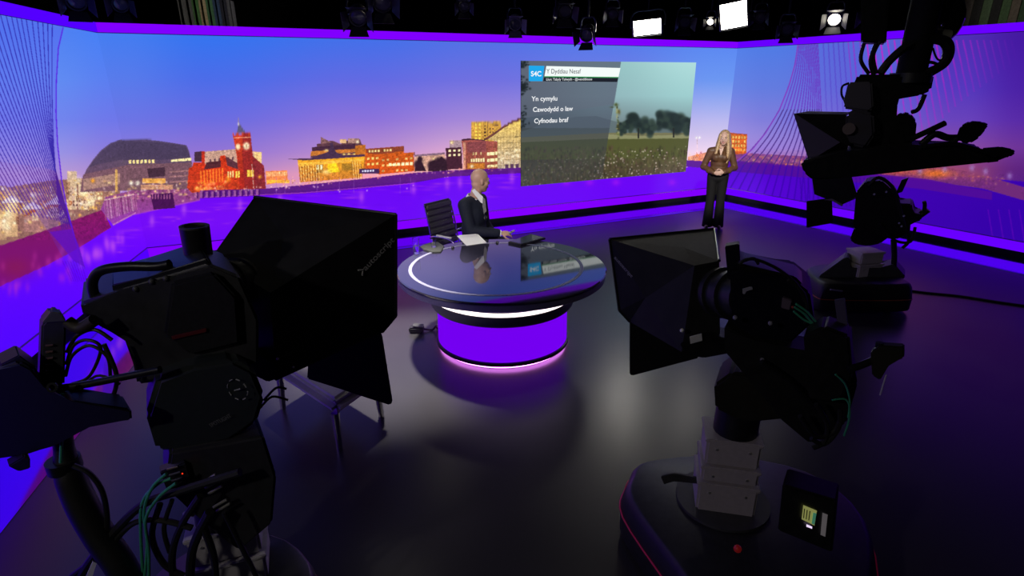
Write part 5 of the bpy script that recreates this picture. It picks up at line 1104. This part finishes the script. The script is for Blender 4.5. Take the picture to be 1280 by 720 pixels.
B().cyl(at(1166, 40, Y4+.05), at(1184, 46, Y4+.05), .022, .035).build('dome_lens_cap', mat('pale_cap', (.35, .35, .3), .4), c4)
pp('yoke_arm', [(1064, 112), (1072, 93), (1168, 93), (1164, 113), (1150, 120), (1122, 121), (1119, 132), (1119, 182), (1060, 186), (1068, 150)], Y4-.06, .06, BLACK, c4, .012)
pp('motor_box', [(1057, 126), (1060, 103), (1090, 102), (1092, 135), (1086, 140), (1054, 136)], Y4-.16, .16, mat('grey_black_motor', (.14, .13, .17), .5), c4, .01)
pp('tilt_plate', [(1057, 143), (1070, 136), (1092, 142), (1094, 168), (1082, 186), (1064, 182), (1056, 165)], Y4-.18, .10, mat('slate_plate', (.085, .08, .11), .5), c4, .015)
B().cyl(at(1061, 161, Y4-.20), at(1061, 161, Y4-.16), .030).build('pivot_cap', mat('brown_pivot', (.10, .07, .06), .5), c4)
pp('drive_unit', [(1118, 146), (1128, 141), (1138, 143), (1146, 153), (1144, 176), (1120, 184), (1108, 170)], Y4-.1, .16, BLACK, c4, .012)
for pts, r_ in (([(1080, 54), (1076, 75), (1086, 92)], .010), ([(1095, 54), (1088, 76), (1092, 94)], .010), ([(1100, 52), (1092, 70), (1096, 92)], .008), ([(1100, 92), (1112, 76), (1130, 60), (1140, 55)], .022), ([(1160, 48), (1178, 52), (1184, 64), (1178, 80), (1160, 90), (1150, 92)], .022), ([(1162, 46), (1184, 50), (1189, 64), (1182, 80), (1164, 92)], .016), ([(1166, 60), (1172, 74), (1184, 76)], .005), ([(1061, 104), (1053, 108), (1052, 118), (1056, 126)], .006), ([(1156, 118), (1148, 136), (1140, 140)], .012), ([(1150, 79), (1165, 78), (1178, 84)], .008)): ptube('head_cable', pts, Y4-.05, r_, RUBBER, c4, 8)
inn = at(1030, 170, Y4+.1)
h4 = panel('prompter_hood', [(993, 142, Y4-.1), (1058, 143, Y4-.1), (1064, 176, Y4-.1), (1058, 188, Y4-.1), (1012, 201, Y4-.1)], HOOD, c4, .01, inn)
panel('hood_side', [(993, 142, Y4-.11), (1050, 178, Y4-.2), (1012, 201, Y4-.11)], mat('hood_painted_sheen', (.09, .075, .11), .5), h4, .006, inn)  # violet light falling on this panel is put into its base colour
panel('hood_top', [(993, 142, Y4-.1), (1058, 143, Y4-.1), (1062, 140, Y4+.35), (1010, 139, Y4+.35)], HOOD, h4, .01, inn); panel('hood_floor', [(1012, 201, Y4-.1), (1058, 188, Y4-.1), (1060, 172, Y4+.35), (1020, 178, Y4+.35)], HOOD, h4, .01, inn)
pp('camera_body', [(1000, 202), (1050, 190), (1096, 185), (1140, 181), (1200, 183), (1228, 187), (1240, 203), (1150, 212), (1060, 222), (1016, 226), (1004, 216)], Y4-.22, .30, BLACK, c4, .014)
pp('rear_handle', [(1226, 186), (1250, 184), (1265, 187), (1270, 191), (1262, 197), (1251, 197), (1250, 202), (1232, 204)], Y4-.18, .06, BLACK, c4, .008)
ptube('pan_bar', [(1138, 174), (1160, 164), (1181, 154)], Y4-.1, .016, BLACK, c4); ptube('viewfinder_arm', [(1150, 182), (1168, 168), (1184, 172), (1198, 172)], Y4-.1, .018, BLACK, c4); ptube('viewfinder_arm', [(1170, 184), (1186, 180), (1196, 174)], Y4-.12, .014, BLACK, c4)
pp('viewfinder', [(1195, 172), (1200, 158), (1212, 152), (1228, 153), (1237, 157), (1229, 162), (1225, 172), (1212, 180), (1200, 178)], Y4-.12, .10, BLACK, c4, .010)
ptube('body_cable', [(1150, 184), (1190, 180), (1225, 188), (1245, 194)], Y4-.24, .010, RUBBER, c4, 8)

# ---------------------------------------------------------------- cable on the floor
fcb = B().tube([atz(x, y, .012) for x, y in ((1128, 362), (1160, 366), (1200, 370), (1245, 377), (1300, 385), (1380, 398))], .012, n=8).build('floor_cable', RUBBER); center_origin(fcb); tag(fcb, 'black cable running across the floor to the orange striped pedestal', 'cable')
